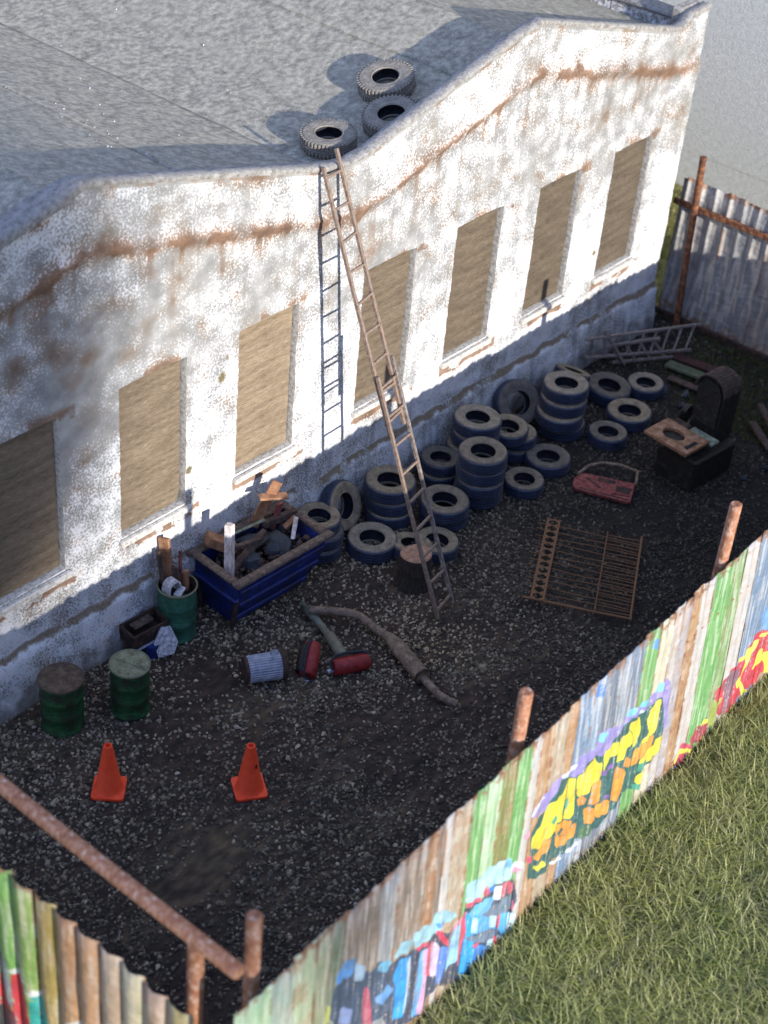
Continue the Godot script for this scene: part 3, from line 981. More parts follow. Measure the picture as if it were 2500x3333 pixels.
func fences() -> void:
	# ---- the long painted fence
	var pale := c8(168, 196, 150)
	var green := c8(112, 164, 92)
	var olive := c8(132, 136, 78)
	var tan_ := c8(182, 164, 138)
	var brown := c8(142, 126, 112)
	var grey := c8(150, 150, 150)
	var blue := c8(120, 138, 160)
	var cream := c8(206, 198, 170)
	var white := c8(198, 190, 182)
	var orange := c8(184, 144, 104)
	var strips := [[-4.2, pale, 0.1], [-3.45, c8(164, 178, 158), 0.2], [-3.12, c8(180, 190, 150), 0.5], [-2.83, c8(160, 164, 130), 0.15], [-2.63, c8(126, 134, 110), 0.15], [-2.41, brown, 0.2], [-1.87, grey, 0.15], [-1.59, brown, 0.3], [-1.15, c8(166, 126, 94), 0.6], [-0.98, brown, 0.4], [-0.83, white, 0.2], [-0.69, tan_, 0.5], [-0.40, green, 0.05], [-0.13, pale, 0.05], [0.13, olive, 0.5], [0.40, green, 0.05], [0.69, white, 0.2], [0.86, orange, 0.6], [1.10, tan_, 0.4], [1.40, orange, 0.55], [1.60, blue, 0.05], [1.88, c8(146, 160, 178), 0.1], [2.13, c8(112, 120, 132), 0.1], [2.46, c8(142, 150, 160), 0.1], [2.74, c8(120, 132, 148), 0.1], [2.98, green, 0.15], [3.33, cream, 0.2], [3.60, white, 0.5], [3.83, c8(176, 168, 168), 0.4], [4.08, orange, 0.8], [4.30, white, 0.3], [4.56, green, 0.05], [5.08, c8(134, 158, 104), 0.05], [5.34, white, 0.25], [5.70, blue, 0.1], [6.4, tan_, 0.5], [6.9, grey, 0.3], [7.5, green, 0.1], [8.1, white, 0.4], [8.6, orange, 0.6], [9.2, grey, 0.3], [9.9, olive, 0.3], [10.5, brown, 0.5], [11.2, blue, 0.1], [12.0, tan_, 0.5], [12.8, grey, 0.3], [13.5, green, 0.1], [14.2, brown, 0.5], [15.0, grey, 0.3]]
	var fm := StandardMaterial3D.new()
	fm.albedo_texture = fence_texture(2048, 512, FU0, FU1 - FU0, 3.2, strips, paint_front, 110)
	fm.roughness = 0.62
	fm.albedo_color = Color(0.84, 0.86, 0.88)
	fm.normal_enabled = true
	fm.normal_texture = M.fine
	fm.normal_scale = 0.25
	var bare := func(_im: Image) -> void: pass
	var rest := strips.filter(func(s): return s[0] >= FU1 - 0.01)
	var fm2: StandardMaterial3D = fm.duplicate()
	fm2.albedo_texture = fence_texture(768, 352, FU1, 7.2, 3.2, rest, bare, 115)
	var root := thing("painted_fence", "long corrugated metal fence in mixed green, rust and grey sheets covered in bright graffiti", "fence")
	var dirv := Vector3(1, 0, -0.018)
	for s in strips.size():
		var a: float = maxf(strips[s][0], -3.9)
		var b: float = strips[s + 1][0] if s < strips.size() - 1 else 15.6
		put("fence_sheet", sheet(Vector3(0, 0, 6.98), dirv, Vector3(0, 0, 1), a - 0.012, b + 0.012, -0.06, 3.10 + rng.randf_range(-0.035, 0.035), 0.0105, -minf(0.05 + 0.018 * (a + 3.9), 0.2) + rng.randf_range(-0.006, 0.006), FU0 if a < FU1 - 0.01 else FU1, FU1 - FU0 if a < FU1 - 0.01 else 7.2, 3.2, 200 + s), fm if a < FU1 - 0.01 else fm2, root)
	for p in [[-3.43, 3.76, 0.0], [0.66, 3.72, 0.02], [4.94, 3.95, 0.05], [9.0, 3.9, 0.0], [13.0, 3.9, 0.0]]:
		var st := mk()
		var z := front_z(p[0]) - 0.32
		tube(st, [Vector3(p[0] + p[2], -0.1, z), Vector3(p[0], 1.9, z), Vector3(p[0] - p[2] * 0.5, p[1] - 0.012, z), Vector3(p[0] - p[2] * 0.5, p[1], z)], [0.08, 0.078, 0.077, 0.068], 7 if p[0] > 2.0 else 12)
		part("fence_post", st, M.pipe, root)
	for y in [0.7, 2.35]:
		var st := mk()
		tube(st, [Vector3(-3.7, y, front_z(-3.7) - 0.06 - 0.04 * y), Vector3(15.0, y, front_z(15.0) - 0.06 - 0.085 * y)], [0.045], 8)
		part("fence_rail", st, M.rust, root)
	# ---- left fence
	var ls := [[2.2, olive, 0.3], [2.99, tan_, 0.4], [3.54, c8(124, 146, 104), 0.1], [4.09, c8(128, 178, 92), 0.05], [4.368, c8(140, 172, 92), 0.15], [4.64, c8(172, 150, 84), 0.3], [4.92, c8(190, 146, 104), 0.45], [5.195, c8(204, 160, 120), 0.4], [5.47, c8(204, 178, 148), 0.3], [5.747, c8(218, 206, 166), 0.15], [6.02, c8(210, 178, 146), 0.4], [6.298, c8(180, 164, 108), 0.3]]
	var lm := fm.duplicate()
	lm.albedo_color = Color(0.82, 0.82, 0.82)
	lm.albedo_texture = fence_texture(512, 352, 2.2, 4.7, 3.2, ls, paint_left, 120)
	var lroot := thing("side_fence", "short fence of bulging corrugated sheets, green turning to rusty tan, below a rusty pipe rail", "fence", Vector3(-4.1, 0, 0))
	for s in range(ls.size()):
		var a: float = ls[s][0]
		var b: float = ls[s + 1][0] if s < ls.size() - 1 else 6.62
		put("fence_sheet", sheet(Vector3(-0.641, 0, 0), Vector3(0.105, 0, 1), Vector3(-1, 0, 0.105), a - 0.004, b + 0.004, -0.06, 3.08 - 0.13 * (a - 4.1), 0.036, rng.randf_range(-0.01, 0.01), 2.2, 4.7, 3.2, 300 + s, 2), lm, lroot)
	var rail := mk()
	tube(rail, [Vector3(0.36, 3.24, 2.2), Vector3(0.35, 3.30, 4.4), Vector3(0.35, 3.40, 6.86), Vector3(0.35, 3.40, 6.875)], [0.078, 0.078, 0.078, 0.068], 12)
	part("pipe_rail", rail, M.pipe, lroot)
	var rp := mk()
	tube(rp, [Vector3(0.34, -0.1, 6.30), Vector3(0.34, 3.31, 6.34)], [0.082], 12)
	part("fence_post", rp, M.pipe, lroot)
	var rq := mk()
	tube(rq, [Vector3(0.34, -0.1, 2.4), Vector3(0.34, 3.25, 2.4)], [0.08], 12)
	part("fence_post", rq, M.pipe, lroot)
	# ---- back fence of ribbed grey sheets
	var bs := [[-0.1, c8(150, 148, 148), 0.05], [0.9, c8(146, 146, 148), 0.10], [1.8, c8(150, 146, 142), 0.2], [2.7, c8(146, 146, 148), 0.1], [3.6, c8(140, 138, 138), 0.25], [4.5, c8(146, 146, 148), 0.1], [5.4, c8(150, 146, 142), 0.2], [6.2, c8(146, 146, 148), 0.1]]
	var none := func(_im: Image) -> void: pass
	var bm := fm.duplicate()
	bm.albedo_color = Color(0.9, 0.9, 0.89)
	bm.albedo_texture = fence_texture(512, 256, -0.1, 7.1, 2.95, bs, none, 130)
	var broot := thing("back_fence", "grey ribbed metal fence with rusty rails and a tall rusty pole at its end", "fence", Vector3(14.6, 0, 0))
	for s in bs.size():
		var a: float = bs[s][0]
		var b: float = bs[s + 1][0] if s < bs.size() - 1 else 6.9
		put("fence_sheet", sheet(Vector3.ZERO, Vector3(0.008, 0, 1), Vector3(-1, 0, 0), a, b + 0.02, 0.08, 2.82 + rng.randf_range(-0.02, 0.02), 0.022, -0.02, -0.1, 7.1, 2.95, 400 + s, 1), bm, broot)
	var post := mk()
	tube(post, [Vector3(-0.16, -0.1, 0.46), Vector3(-0.2, 1.7, 0.38), Vector3(-0.22, 3.42, 0.31)], [0.065], 8)
	part("fence_pole", post, M.rust, broot)
	for y in [2.37, 0.10]:
		var st := mk()
		bar(st, Vector3(-0.09, y, -0.16), Vector3(-0.03, y + 0.02, 6.9), 0.07, 0.11, 0.01)
		part("fence_rail", st, M.rust_dark if y < 1.0 else M.rust, broot)

# ------------------------------------------------------------------ long leaning ladder
func ladder_against_wall() -> void:
	var root := thing("extension_ladder", "tall rusty extension ladder leaning from the gravel to the roof valley", "ladder", Vector3(4.67, 0, 2.7))
	var foot := Vector3(0, 0.0, 0.0)
	var head := Vector3(-0.10, 6.12, -2.62)
	var d := (head - foot).normalized()
	var across := Vector3(1.0, 0.02, -0.17).normalized()
	var nrm := across.cross(d).normalized()
	if nrm.z < 0.0:
		nrm = -nrm
	var length := foot.distance_to(head)
	for sec in 2:
		var lo := 0.0 if sec == 0 else 2.86
		var hi := 3.75 if sec == 0 else length
		var off := nrm * (0.055 if sec == 0 else 0.0)
		var half := 0.215 if sec == 0 else 0.185
		for sd in [-1, 1]:
			var st := mk()
			var a: Vector3 = foot + d * lo + across * half * sd + off
			var b: Vector3 = foot + d * (hi + (0.12 if sd > 0 else 0.0)) + across * half * sd + off
			var mid: Vector3 = (a + b) / 2.0 + nrm * -0.012 + across * 0.006 * sd
			bar(st, a, mid, 0.046, 0.058, 0.008, nrm)
			bar(st, mid, b, 0.044, 0.056, 0.008, nrm)
			part("stile", st, M.ladder_dark if sec == 0 and sd > 0 else M.ladder, root)
		var t := lo + (0.14 if sec == 0 else 0.20)
		while t < hi - 0.05:
			var st := mk()
			var c: Vector3 = foot + d * t + off
			var sag := d * rng.randf_range(-0.012, 0.012)
			bar(st, c - across * (half + 0.01) + sag, c + across * (half + 0.01) - sag, 0.040, 0.036, 0.006, d)
			part("rung", st, M.ladder, root)
			t += 0.43

# ------------------------------------------------------------------ tyres
func tyre_proto(r: float, w: float, hole: float, lugs: int, top: Material, seed_: int) -> Node3D:
	var o := Node3D.new()
	var h := w / 2.0
	# side walls and bead
	var st := mk()
	var wall := [[hole + 0.012, 0.72], [hole, 0.86], [hole + 0.015, 0.99], [hole + 0.035, 0.93], [lerpf(hole, r, 0.34), 1.02], [lerpf(hole, r, 0.62), 1.08], [lerpf(hole, r, 0.84), 1.02], [r - 0.022, 0.88]]
	var up := []
	for q in range(wall.size() - 1, -1, -1):
		up.append([wall[q][0], wall[q][1] * h])
	var dn := []
	for q in wall.size():
		dn.append([wall[q][0], -wall[q][1] * h])
	lathe(st, up, 40, Transform3D.IDENTITY, 0.006, seed_)
	lathe(st, dn, 40, Transform3D.IDENTITY, 0.006, seed_)
	part("side_walls", st, top, o)
	# tread with grooves
	var tr := mk()
	var prof := [[r - 0.022, -0.88 * h], [r - 0.004, -0.74 * h]]
	for g in [-0.42, 0.0, 0.42]:
		prof.append_array([[r, (g - 0.10) * h], [r - 0.014, (g - 0.05) * h], [r - 0.014, (g + 0.05) * h], [r, (g + 0.10) * h]])
	prof.append_array([[r - 0.004, 0.74 * h], [r - 0.022, 0.88 * h]])
	lathe(tr, prof, 40, Transform3D.IDENTITY, 0.006, seed_)
	for k in lugs:
		for sd in [-1, 1]:
			var a := TAU * (k + (0.25 if sd > 0 else 0.0)) / lugs
			var b := Basis(Vector3.UP, -a)
			box(tr, Transform3D(b, b * Vector3(r - 0.008, sd * h * 0.66, 0)), Vector3(0.044, h * 0.62, TAU * r / lugs * 0.55), 0.006)
	part("tread", tr, top if lugs > 0 else M.rubber, o)
	# hollow inside
	var inn := mk()
	lathe(inn, [[hole + 0.012, 0.72 * h], [lerpf(hole, r, 0.6), 0.80 * h], [r - 0.05, 0.62 * h], [r - 0.05, -0.62 * h], [lerpf(hole, r, 0.6), -0.80 * h], [hole + 0.012, -0.72 * h]], 40, Transform3D.IDENTITY, 0.006, seed_)
	part("inner_liner", inn, M.rubber_in, o)
	return o

func place(proto: Node3D, label: String, at: Vector3, tilt := Vector3.ZERO, group := "old tyres heaped along the warehouse wall") -> void:
	var c: Node3D = proto.duplicate()
	c.name = numbered("tyre")
	add_child(c)
	c.position = at
	c.scale = Vector3.ONE * rng.randf_range(0.955, 1.03)
	c.rotation = tilt if tilt != Vector3.ZERO else Vector3(rng.randf_range(-0.025, 0.025), rng.randf() * 6.0, rng.randf_range(-0.025, 0.025))
	if group.begins_with("old"):
		(c.get_node("side_walls") as MeshInstance3D).material_override = M.dusty[rng.randi() % M.dusty.size()]
	tag(c, label, "tyre", group)

func tyres() -> void:
	M.dusty = []
	for k in 5:
		var dm: StandardMaterial3D = M.rubber_top.duplicate()
		dm.albedo_color = [Color(1, 1, 1), Color(0.86, 0.85, 0.84), Color(1.0, 0.97, 0.92), Color(0.74, 0.75, 0.78), Color(0.94, 0.92, 0.88)][k]
		dm.uv1_offset = Vector3(k * 0.37, k * 0.21, k * 0.11)
		M.dusty.append(dm)
	var big := tyre_proto(0.40, 0.235, 0.20, 0, M.rubber_top, 1)
	var mid := tyre_proto(0.34, 0.21, 0.175, 0, M.rubber_top, 2)
	var fat := tyre_proto(0.40, 0.26, 0.20, 0, M.rubber_top, 3)
	var W := 0.235
	# stack by the skip
	place(mid, "bottom tyre of the pair stacked against the blue skip's right end", Vector3(4.38, 0.11, 0.52))
	place(mid, "tyre half buried in the middle of the pile touching the blue skip", Vector3(4.42, 0.32, 0.50))
	place(mid, "upper tyre standing at the blue skip's right end, hole open", Vector3(4.41, 0.53, 0.44))
	place(fat, "single fat tyre lying flat on the gravel left of the tree stump", Vector3(4.99, 0.125, 1.03))
	place(big, "tyre leaning upright against the white wall left of the ladder", Vector3(5.02, 0.43, 0.33), Vector3(1.15, 0.45, 0.25))
	# wide stack behind the ladder
	place(big, "bottom tyre of the wide stack just behind the ladder's left rail", Vector3(5.80, 0.12, 0.66))
	place(big, "middle tyre of the wide stack just behind the ladder's left rail", Vector3(5.84, 0.35, 0.63))
	place(big, "top tyre of the wide stack just behind the ladder's left rail", Vector3(5.82, 0.585, 0.62))
	place(mid, "tyre lying flat behind the tree stump, crossed by the ladder", Vector3(5.70, 0.105, 1.72))
	place(mid, "thin tyre lying low between the stump and the wide stack", Vector3(5.36, 0.105, 1.50), Vector3(0.10, 1.0, -0.12))
	# pair right of the ladder
	place(big, "lower tyre of the pair immediately right of the ladder", Vector3(6.40, 0.12, 1.30))
	place(big, "upper tyre of the pair immediately right of the ladder", Vector3(6.32, 0.345, 1.33))
	# pair against the wall
	place(mid, "lower tyre of the shadowed pair at the wall behind the tall front stack", Vector3(7.16, 0.11, 0.55))
	place(mid, "upper tyre of the shadowed pair at the wall behind the tall front stack", Vector3(7.20, 0.32, 0.53))
	# tall front stack
	for k in 4:
		place(big, ["bottom tyre of the tall front stack of four", "second tyre up in the tall front stack of four", "third tyre up in the tall front stack of four", "top tyre of the tall front stack of four, dusty face up"][k], Vector3(7.22 + [0.03, -0.02, 0.02, 0.0][k], 0.12 + W * k, 1.31 + [-0.02, 0.02, -0.01, 0.0][k]))
	# stack behind it
	place(big, "bottom tyre of the stack at the wall, bulging out left beneath the others", Vector3(7.86, 0.12, 0.62))
	place(mid, "second tyre of the stack at the wall behind the tall front stack", Vector3(7.80, 0.345, 0.58))
	place(big, "third tyre of the stack at the wall behind the tall front stack", Vector3(7.93, 0.575, 0.64))
	place(big, "top tyre of the stack at the wall, its face scuffed pale", Vector3(7.93, 0.805, 0.64))
	place(mid, "bottom tyre of the slumped stack between the two tall stacks", Vector3(8.66, 0.105, 0.92))
	place(mid, "offset middle tyre of the slumped stack between the two tall stacks", Vector3(8.72, 0.315, 0.93))
	place(mid, "top tyre of the slumped stack between the two tall stacks", Vector3(8.47, 0.53, 0.90), Vector3(0.03, 0.5, 0.06))
	place(mid, "tyre lying flat at the foot of the tall front stack, near the red car door", Vector3(7.99, 0.105, 1.66))
	place(big, "tyre lying flat halfway between the two tall stacks", Vector3(8.77, 0.12, 1.56))
	# right tall stack
	for k in 4:
		place(big, ["bottom tyre of the leaning right stack", "second tyre of the leaning right stack, pushed out to the left", "third tyre of the leaning right stack", "top tyre of the leaning right stack, dusty face up"][k], Vector3(9.83 + [0.0, -0.10, -0.02, 0.02][k], 0.12 + W * k, 1.02 + [0.05, 0.04, 0.02, 0.0][k]))
	place(big, "tyre propped on edge against the wall left of the leaning right stack", Vector3(9.35, 0.45, 0.42), Vector3(0.9, 0.2, 0.55))
	place(mid, "thin tyre tipped over behind the leaning right stack", Vector3(10.58, 0.60, 0.66), Vector3(0.10, 0.3, -0.40))
	place(mid, "tyre carrying the tipped one behind the leaning right stack", Vector3(10.62, 0.30, 0.62), Vector3(0.06, 0.3, -0.2))
	place(mid, "single tyre lying flat in front of the leaning right stack", Vector3(10.16, 0.105, 1.80))
	place(big, "single tyre lying flat nearest the rusty press table", Vector3(10.95, 0.12, 1.70))
	place(big, "tyre lying flat below the old ladder at the far end of the heap", Vector3(11.36, 0.12, 0.98), Vector3(0.10, 0.2, 0.0))
	place(mid, "rightmost tyre of the heap, half under its neighbour", Vector3(11.98, 0.105, 1.36))
	# the three on the roof
	var lug := tyre_proto(0.40, 0.21, 0.19, 44, M.rubber_roof, 5)
	var grp := "tyres with knobbly tread on the roof"
	var slope := atan2(0.81, 2.7)
	place(lug, "knobbly tyre on the roof just above the ladder's top", Vector3(5.57, roof_y(5.57) + 0.135, -0.86), Vector3(0.0, 0.3, 0.10), grp)
	place(lug, "knobbly tyre on the roof half hidden by the rising wall top", Vector3(6.55, roof_y(6.55) + 0.135, -0.56), Basis(Vector3(0, 0, 1), slope).get_euler(), grp)
	place(lug, "highest knobbly tyre on the roof, set farthest back", Vector3(7.15, roof_y(7.15) + 0.135, -1.21), Basis(Vector3(0, 0, 1), slope).get_euler(), grp)
	for p in [big, mid, fat, lug]:
		p.free()
func paint_front(im: Image) -> void:
	dab(im, "8c7bc0", [0.87, 1.80, 0.90, 1.97, 1.19, 2.04, 1.32, 2.10, 1.47, 2.04, 1.70, 2.05, 1.79, 2.09, 2.14, 1.96, 2.20, 2.19, 2.69, 1.95, 2.77, 2.09, 3.08, 2.00, 3.35, 1.98, 3.48, 2.08, 3.77, 1.98, 3.88, 1.54, 3.94, 1.05, 3.68, 1.02, 3.25, 1.22, 2.27, 1.58, 1.80, 1.75, 1.52, 1.66, 1.19, 1.72])
	dab(im, "6fc4ea", [2.76, 2.05, 2.81, 2.13, 3.02, 2.00, 2.99, 1.92])
	dab(im, "6fc4ea", [3.08, 2.00, 3.28, 1.98, 3.32, 1.88, 3.15, 1.93])
	dab(im, "6fc4ea", [3.39, 2.00, 3.48, 2.08, 3.64, 2.01, 3.65, 1.89])
	dab(im, "6fc4ea", [2.16, 2.07, 2.23, 2.15, 2.41, 2.03, 2.32, 1.95])
	dab(im, "d9dff2", [1.41, 2.05, 1.70, 2.05, 1.73, 2.00, 1.49, 1.96])
	dab(im, "d9dff2", [0.87, 1.80, 0.92, 1.97, 1.10, 1.98, 0.95, 1.92])
	dab(im, "d9dff2", [3.09, 1.79, 3.14, 1.89, 3.22, 1.82, 3.21, 1.68])
	dab(im, "1d4a45", [0.90, 1.52, 0.96, 1.66, 1.22, 1.76, 1.46, 2.00, 1.80, 1.75, 2.12, 1.86, 2.38, 1.66, 2.57, 1.79, 2.83, 1.92, 3.13, 1.81, 3.34, 1.82, 3.60, 1.81, 3.70, 1.70, 3.85, 1.01, 3.73, 0.71, 3.39, 0.74, 3.47, 0.39, 3.03, 0.67, 2.91, 0.48, 2.61, 0.48, 2.58, 0.41, 2.27, 0.51, 1.99, 0.61, 1.74, 0.56, 1.48, 0.70, 1.40, 0.56, 1.19, 0.59, 0.93, 0.77, 0.94, 1.18])
	dab(im, "f2d225", [0.94, 1.27, 0.93, 1.47, 1.09, 1.47, 1.14, 1.76, 1.33, 1.73, 1.48, 1.70, 1.56, 1.89, 1.75, 1.79, 1.79, 1.46, 1.83, 1.09, 1.61, 1.24, 1.45, 1.29, 1.46, 1.14, 1.25, 1.17, 1.16, 1.09])
	dab(im, "ef8a22", [1.05, 1.01, 1.17, 1.17, 1.38, 1.11, 1.33, 0.92, 1.13, 0.93])
	dab(im, "ef8a22", [1.49, 0.86, 1.47, 1.08, 1.77, 0.85, 1.85, 0.97, 1.92, 0.93, 1.92, 0.73, 1.71, 0.72])
	dab(im, "ef8a22", [1.46, 1.24, 1.61, 1.20, 1.82, 1.03, 1.80, 0.89, 1.62, 0.94, 1.47, 1.08])
	dab(im, "1f4f4a", [1.49, 1.10, 1.57, 1.11, 1.64, 1.02, 1.54, 1.01])
	dab(im, "39a37c", [1.30, 1.42, 1.38, 1.47, 1.46, 1.35, 1.43, 1.29])
	dab(im, "39a37c", [1.53, 1.34, 1.57, 1.55, 1.63, 1.55, 1.64, 1.42])
	dab(im, "f2d225", [1.84, 1.43, 1.80, 1.75, 2.01, 1.76, 2.12, 1.86, 2.23, 1.66, 2.37, 1.58, 2.38, 1.33, 2.17, 1.32, 2.02, 1.31])
	dab(im, "ef8a22", [2.21, 1.12, 2.20, 1.36, 2.39, 1.29, 2.41, 1.01, 2.41, 0.89, 2.11, 1.08])
	dab(im, "ef8a22", [1.88, 1.25, 1.85, 1.39, 1.97, 1.33, 2.06, 1.22, 2.03, 1.14])
	dab(im, "ef8a22", [2.04, 1.10, 2.35, 0.84, 2.39, 0.58, 2.11, 0.76])
	dab(im, "ef8a22", [2.34, 0.90, 2.66, 0.77, 2.67, 0.52, 2.39, 0.66])
	dab(im, "f2d225", [2.39, 1.72, 2.51, 1.75, 2.68, 1.71, 2.70, 1.50, 2.47, 1.55, 2.42, 1.47, 2.43, 1.33])
	dab(im, "f2d225", [2.71, 1.46, 2.75, 1.70, 2.95, 1.71, 3.06, 1.45, 2.87, 1.39, 2.86, 1.32, 2.72, 1.32])
	dab(im, "ef8a22", [2.69, 1.28, 2.99, 1.02, 2.96, 0.65, 2.89, 0.57, 2.69, 0.73])
	dab(im, "7a4fa0", [2.37, 1.41, 2.64, 1.38, 2.63, 1.32, 2.43, 1.33])
	dab(im, "7a4fa0", [2.45, 0.91, 2.64, 0.87, 2.63, 0.81])
	dab(im, "f2d225", [2.86, 1.82, 3.14, 1.79, 3.20, 1.52, 3.14, 1.29, 3.05, 1.37, 3.02, 1.61])
	dab(im, "f2d225", [3.44, 1.32, 3.35, 1.58, 3.40, 1.78, 3.60, 1.79, 3.67, 1.43, 3.56, 1.21, 3.25, 1.22, 3.16, 1.21])
	dab(im, "ef8a22", [3.15, 1.25, 3.48, 1.16, 3.58, 1.21, 3.56, 0.94, 3.26, 0.97, 3.12, 0.97])
	dab(im, "f2d225", [3.30, 0.91, 3.65, 1.02, 3.85, 1.03, 3.79, 0.75, 3.48, 0.77])
	dab(im, "f2d225", [3.24, 0.66, 3.50, 0.68, 3.47, 0.47, 3.40, 0.49])
	dab(im, "ef8a22", [2.88, 1.22, 2.96, 1.25, 3.08, 1.13, 3.06, 1.03, 2.92, 1.12])
	dab(im, "2f8a68", [3.28, 0.78, 3.33, 0.87, 3.54, 0.79, 3.44, 0.70])
	dab(im, "2f8a68", [3.20, 0.64, 3.47, 0.41, 3.45, 0.36, 3.25, 0.51])
	dab(im, "e8eef0", [1.43, 0.64, 1.65, 0.56, 1.68, 0.50, 1.45, 0.60])
	dab(im, "e8eef0", [1.78, 0.54, 2.02, 0.53, 2.04, 0.47, 1.84, 0.48])
	dab(im, "f2d225", [1.05, 0.87, 1.27, 0.79, 1.33, 0.69, 1.19, 0.69])
	dab(im, "355c34", [2.03, 0.59, 2.04, 0.77, 2.32, 0.59, 2.30, 0.45, 2.14, 0.49])
	dab(im, "e99ab8", [0.73, 1.63, 0.87, 1.60, 0.87, 1.50, 0.78, 1.54])
	dab(im, "d8345a", [0.89, 1.14, 0.97, 1.14, 1.01, 0.98, 0.92, 1.06])
	dab(im, "a9d6e4", [-0.29, 1.40, -0.33, 1.68, -0.22, 1.70, -0.05, 1.59, -0.01, 1.68, 0.16, 1.62, 0.36, 1.54, 0.54, 1.43, 0.58, 1.07, 0.29, 1.22, -0.00, 1.36, -0.06, 1.29])
	dab(im, "6fb4e0", [0.38, 1.44, 0.45, 1.48, 0.54, 1.42, 0.55, 1.26])
	dab(im, "8fc0cc", [-1.19, 1.49, -1.23, 1.73, -1.09, 1.72, -0.95, 1.63, -0.90, 1.72, -0.77, 1.71, -0.62, 1.55, -0.47, 1.39, -0.45, 1.31, -0.70, 1.43, -0.83, 1.39, -1.04, 1.43])
	dab(im, "3f7fc8", [-0.83, 1.54, -0.69, 1.46, -0.70, 1.41, -0.80, 1.46])
	dab(im, "7fb2c0", [-1.55, 1.65, -1.50, 1.75, -1.40, 1.76, -1.25, 1.68, -1.24, 1.52, -1.41, 1.59])
	dab(im, "7fb2c0", [-1.71, 1.61, -1.72, 1.72, -1.63, 1.68, -1.57, 1.57])
	dab(im, "e8eef0", [0.55, 1.24, 0.57, 1.33, 0.80, 1.16, 0.81, 1.08])
	dab(im, "e58aa8", [0.56, 1.19, 0.61, 1.23, 0.78, 1.07, 0.63, 1.12])
	dab(im, "2c3246", [-1.71, 1.55, -1.53, 1.60, -1.25, 1.47, -0.97, 1.37, -0.83, 1.38, -0.57, 1.15, -0.31, 1.16, -0.30, 1.33, 0.02, 1.22, 0.12, 1.26, 0.45, 1.12, 0.65, 1.00, 0.75, 0.59, 0.68, 0.46, 0.81, -0.01, 0.54, 0.09, 0.27, 0.08, 0.26, -0.07, -0.04, 0.06, -0.27, 0.06, -0.66, 0.38, -0.90, 0.37, -0.98, 0.16, -1.15, 0.26, -1.21, 0.25, -1.62, 0.62])
	dab(im, "1f8fe0", [-1.53, 1.43, -1.43, 1.51, -1.25, 1.42, -1.23, 1.14, -1.25, 0.45, -1.49, 0.57, -1.47, 0.91, -1.54, 1.25])
	dab(im, "b6c3cc", [-1.33, 1.39, -1.25, 1.39, -1.23, 1.15, -1.26, 0.48, -1.30, 0.51, -1.28, 1.04])
	dab(im, "5aa2e0", [-1.09, 1.31, -0.97, 1.28, -0.94, 0.67, -0.96, 0.19, -1.15, 0.28, -1.12, 0.74])
	dab(im, "d69ac0", [-1.02, 1.27, -0.96, 1.29, -0.92, 0.55, -0.95, 0.19, -1.03, 0.23, -0.98, 0.76])
	dab(im, "c8405c", [-0.96, 1.30, -0.85, 1.29, -0.84, 0.93, -0.84, 0.71, -0.93, 0.78])
	dab(im, "dcbcd6", [-0.85, 1.29, -0.70, 1.02, -0.74, 0.64, -0.84, 0.69])
	dab(im, "4576d6", [-0.72, 1.04, -0.56, 0.93, -0.59, 0.66, -0.63, 0.38, -0.74, 0.48])
	dab(im, "e02a44", [-0.82, 1.42, -0.73, 1.35, -0.58, 1.05, -0.55, 0.94, -0.66, 1.09, -0.77, 1.28])
	dab(im, "e0809c", [-0.56, 1.01, -0.38, 1.28, -0.25, 1.23, -0.23, 0.85, -0.33, 0.93, -0.41, 1.16])
	dab(im, "8ac0e0", [-0.55, 0.86, -0.41, 1.16, -0.34, 1.11, -0.33, 0.53, -0.50, 0.54, -0.56, 0.52])
	dab(im, "e04058", [-0.37, 1.21, -0.29, 1.26, -0.24, 0.88, -0.27, 0.76, -0.31, 0.37, -0.34, 0.47])
	dab(im, "1c92ea", [-0.27, 1.21, -0.16, 1.15, -0.05, 0.61, -0.03, 0.10, -0.03, -0.01, -0.27, 0.08, -0.26, 0.56, -0.24, 0.78, -0.22, 0.87])
	dab(im, "60b2ea", [-0.23, 1.21, 0.03, 1.17, 0.29, 1.04, 0.27, 0.92, 0.14, 0.88, -0.12, 0.99])
	dab(im, "3f9ee8", [-0.14, 1.04, 0.33, 0.72, 0.79, 0.31, 0.84, -0.07, 0.58, 0.07, 0.47, 0.33, 0.04, 0.63, -0.10, 0.73])
	dab(im, "b4dcf2", [-0.12, 0.99, -0.03, 0.94, -0.01, 0.68, -0.10, 0.75])
	dab(im, "b4dcf2", [0.24, 0.76, 0.36, 0.67, 0.36, 0.45, 0.28, 0.51])
	dab(im, "cfe8f4", [0.62, 0.46, 0.80, 0.29, 0.81, -0.03, 0.65, 0.09])
	dab(im, "2878dc", [-0.04, 0.45, 0.20, 0.28, 0.27, 0.10, 0.24, 0.01, -0.00, 0.14])
	dab(im, "a8d0ee", [0.24, 0.29, 0.46, 0.22, 0.60, 0.05, 0.50, -0.01, 0.27, 0.10])
	dab(im, "e4485c", [0.38, 0.64, 0.48, 0.56, 0.46, 0.36, 0.38, 0.43])
	dab(im, "e4485c", [0.36, 0.29, 0.44, 0.23, 0.46, 0.03, 0.37, 0.10])
	dab(im, "dfeaf2", [0.27, 1.18, 0.42, 1.10, 0.41, 0.89, 0.28, 0.97])
	dab(im, "e4485c", [0.42, 1.10, 0.51, 1.05, 0.51, 0.82, 0.41, 0.89])
	dab(im, "2a7be0", [0.11, 1.29, 0.26, 1.25, 0.27, 1.15, 0.14, 1.21])
	dab(im, "d83a58", [-0.00, 1.36, 0.10, 1.35, 0.16, 1.19, 0.07, 1.19])
	dab(im, "d83a58", [0.51, 1.10, 0.66, 0.91, 0.67, 0.77, 0.57, 0.82])
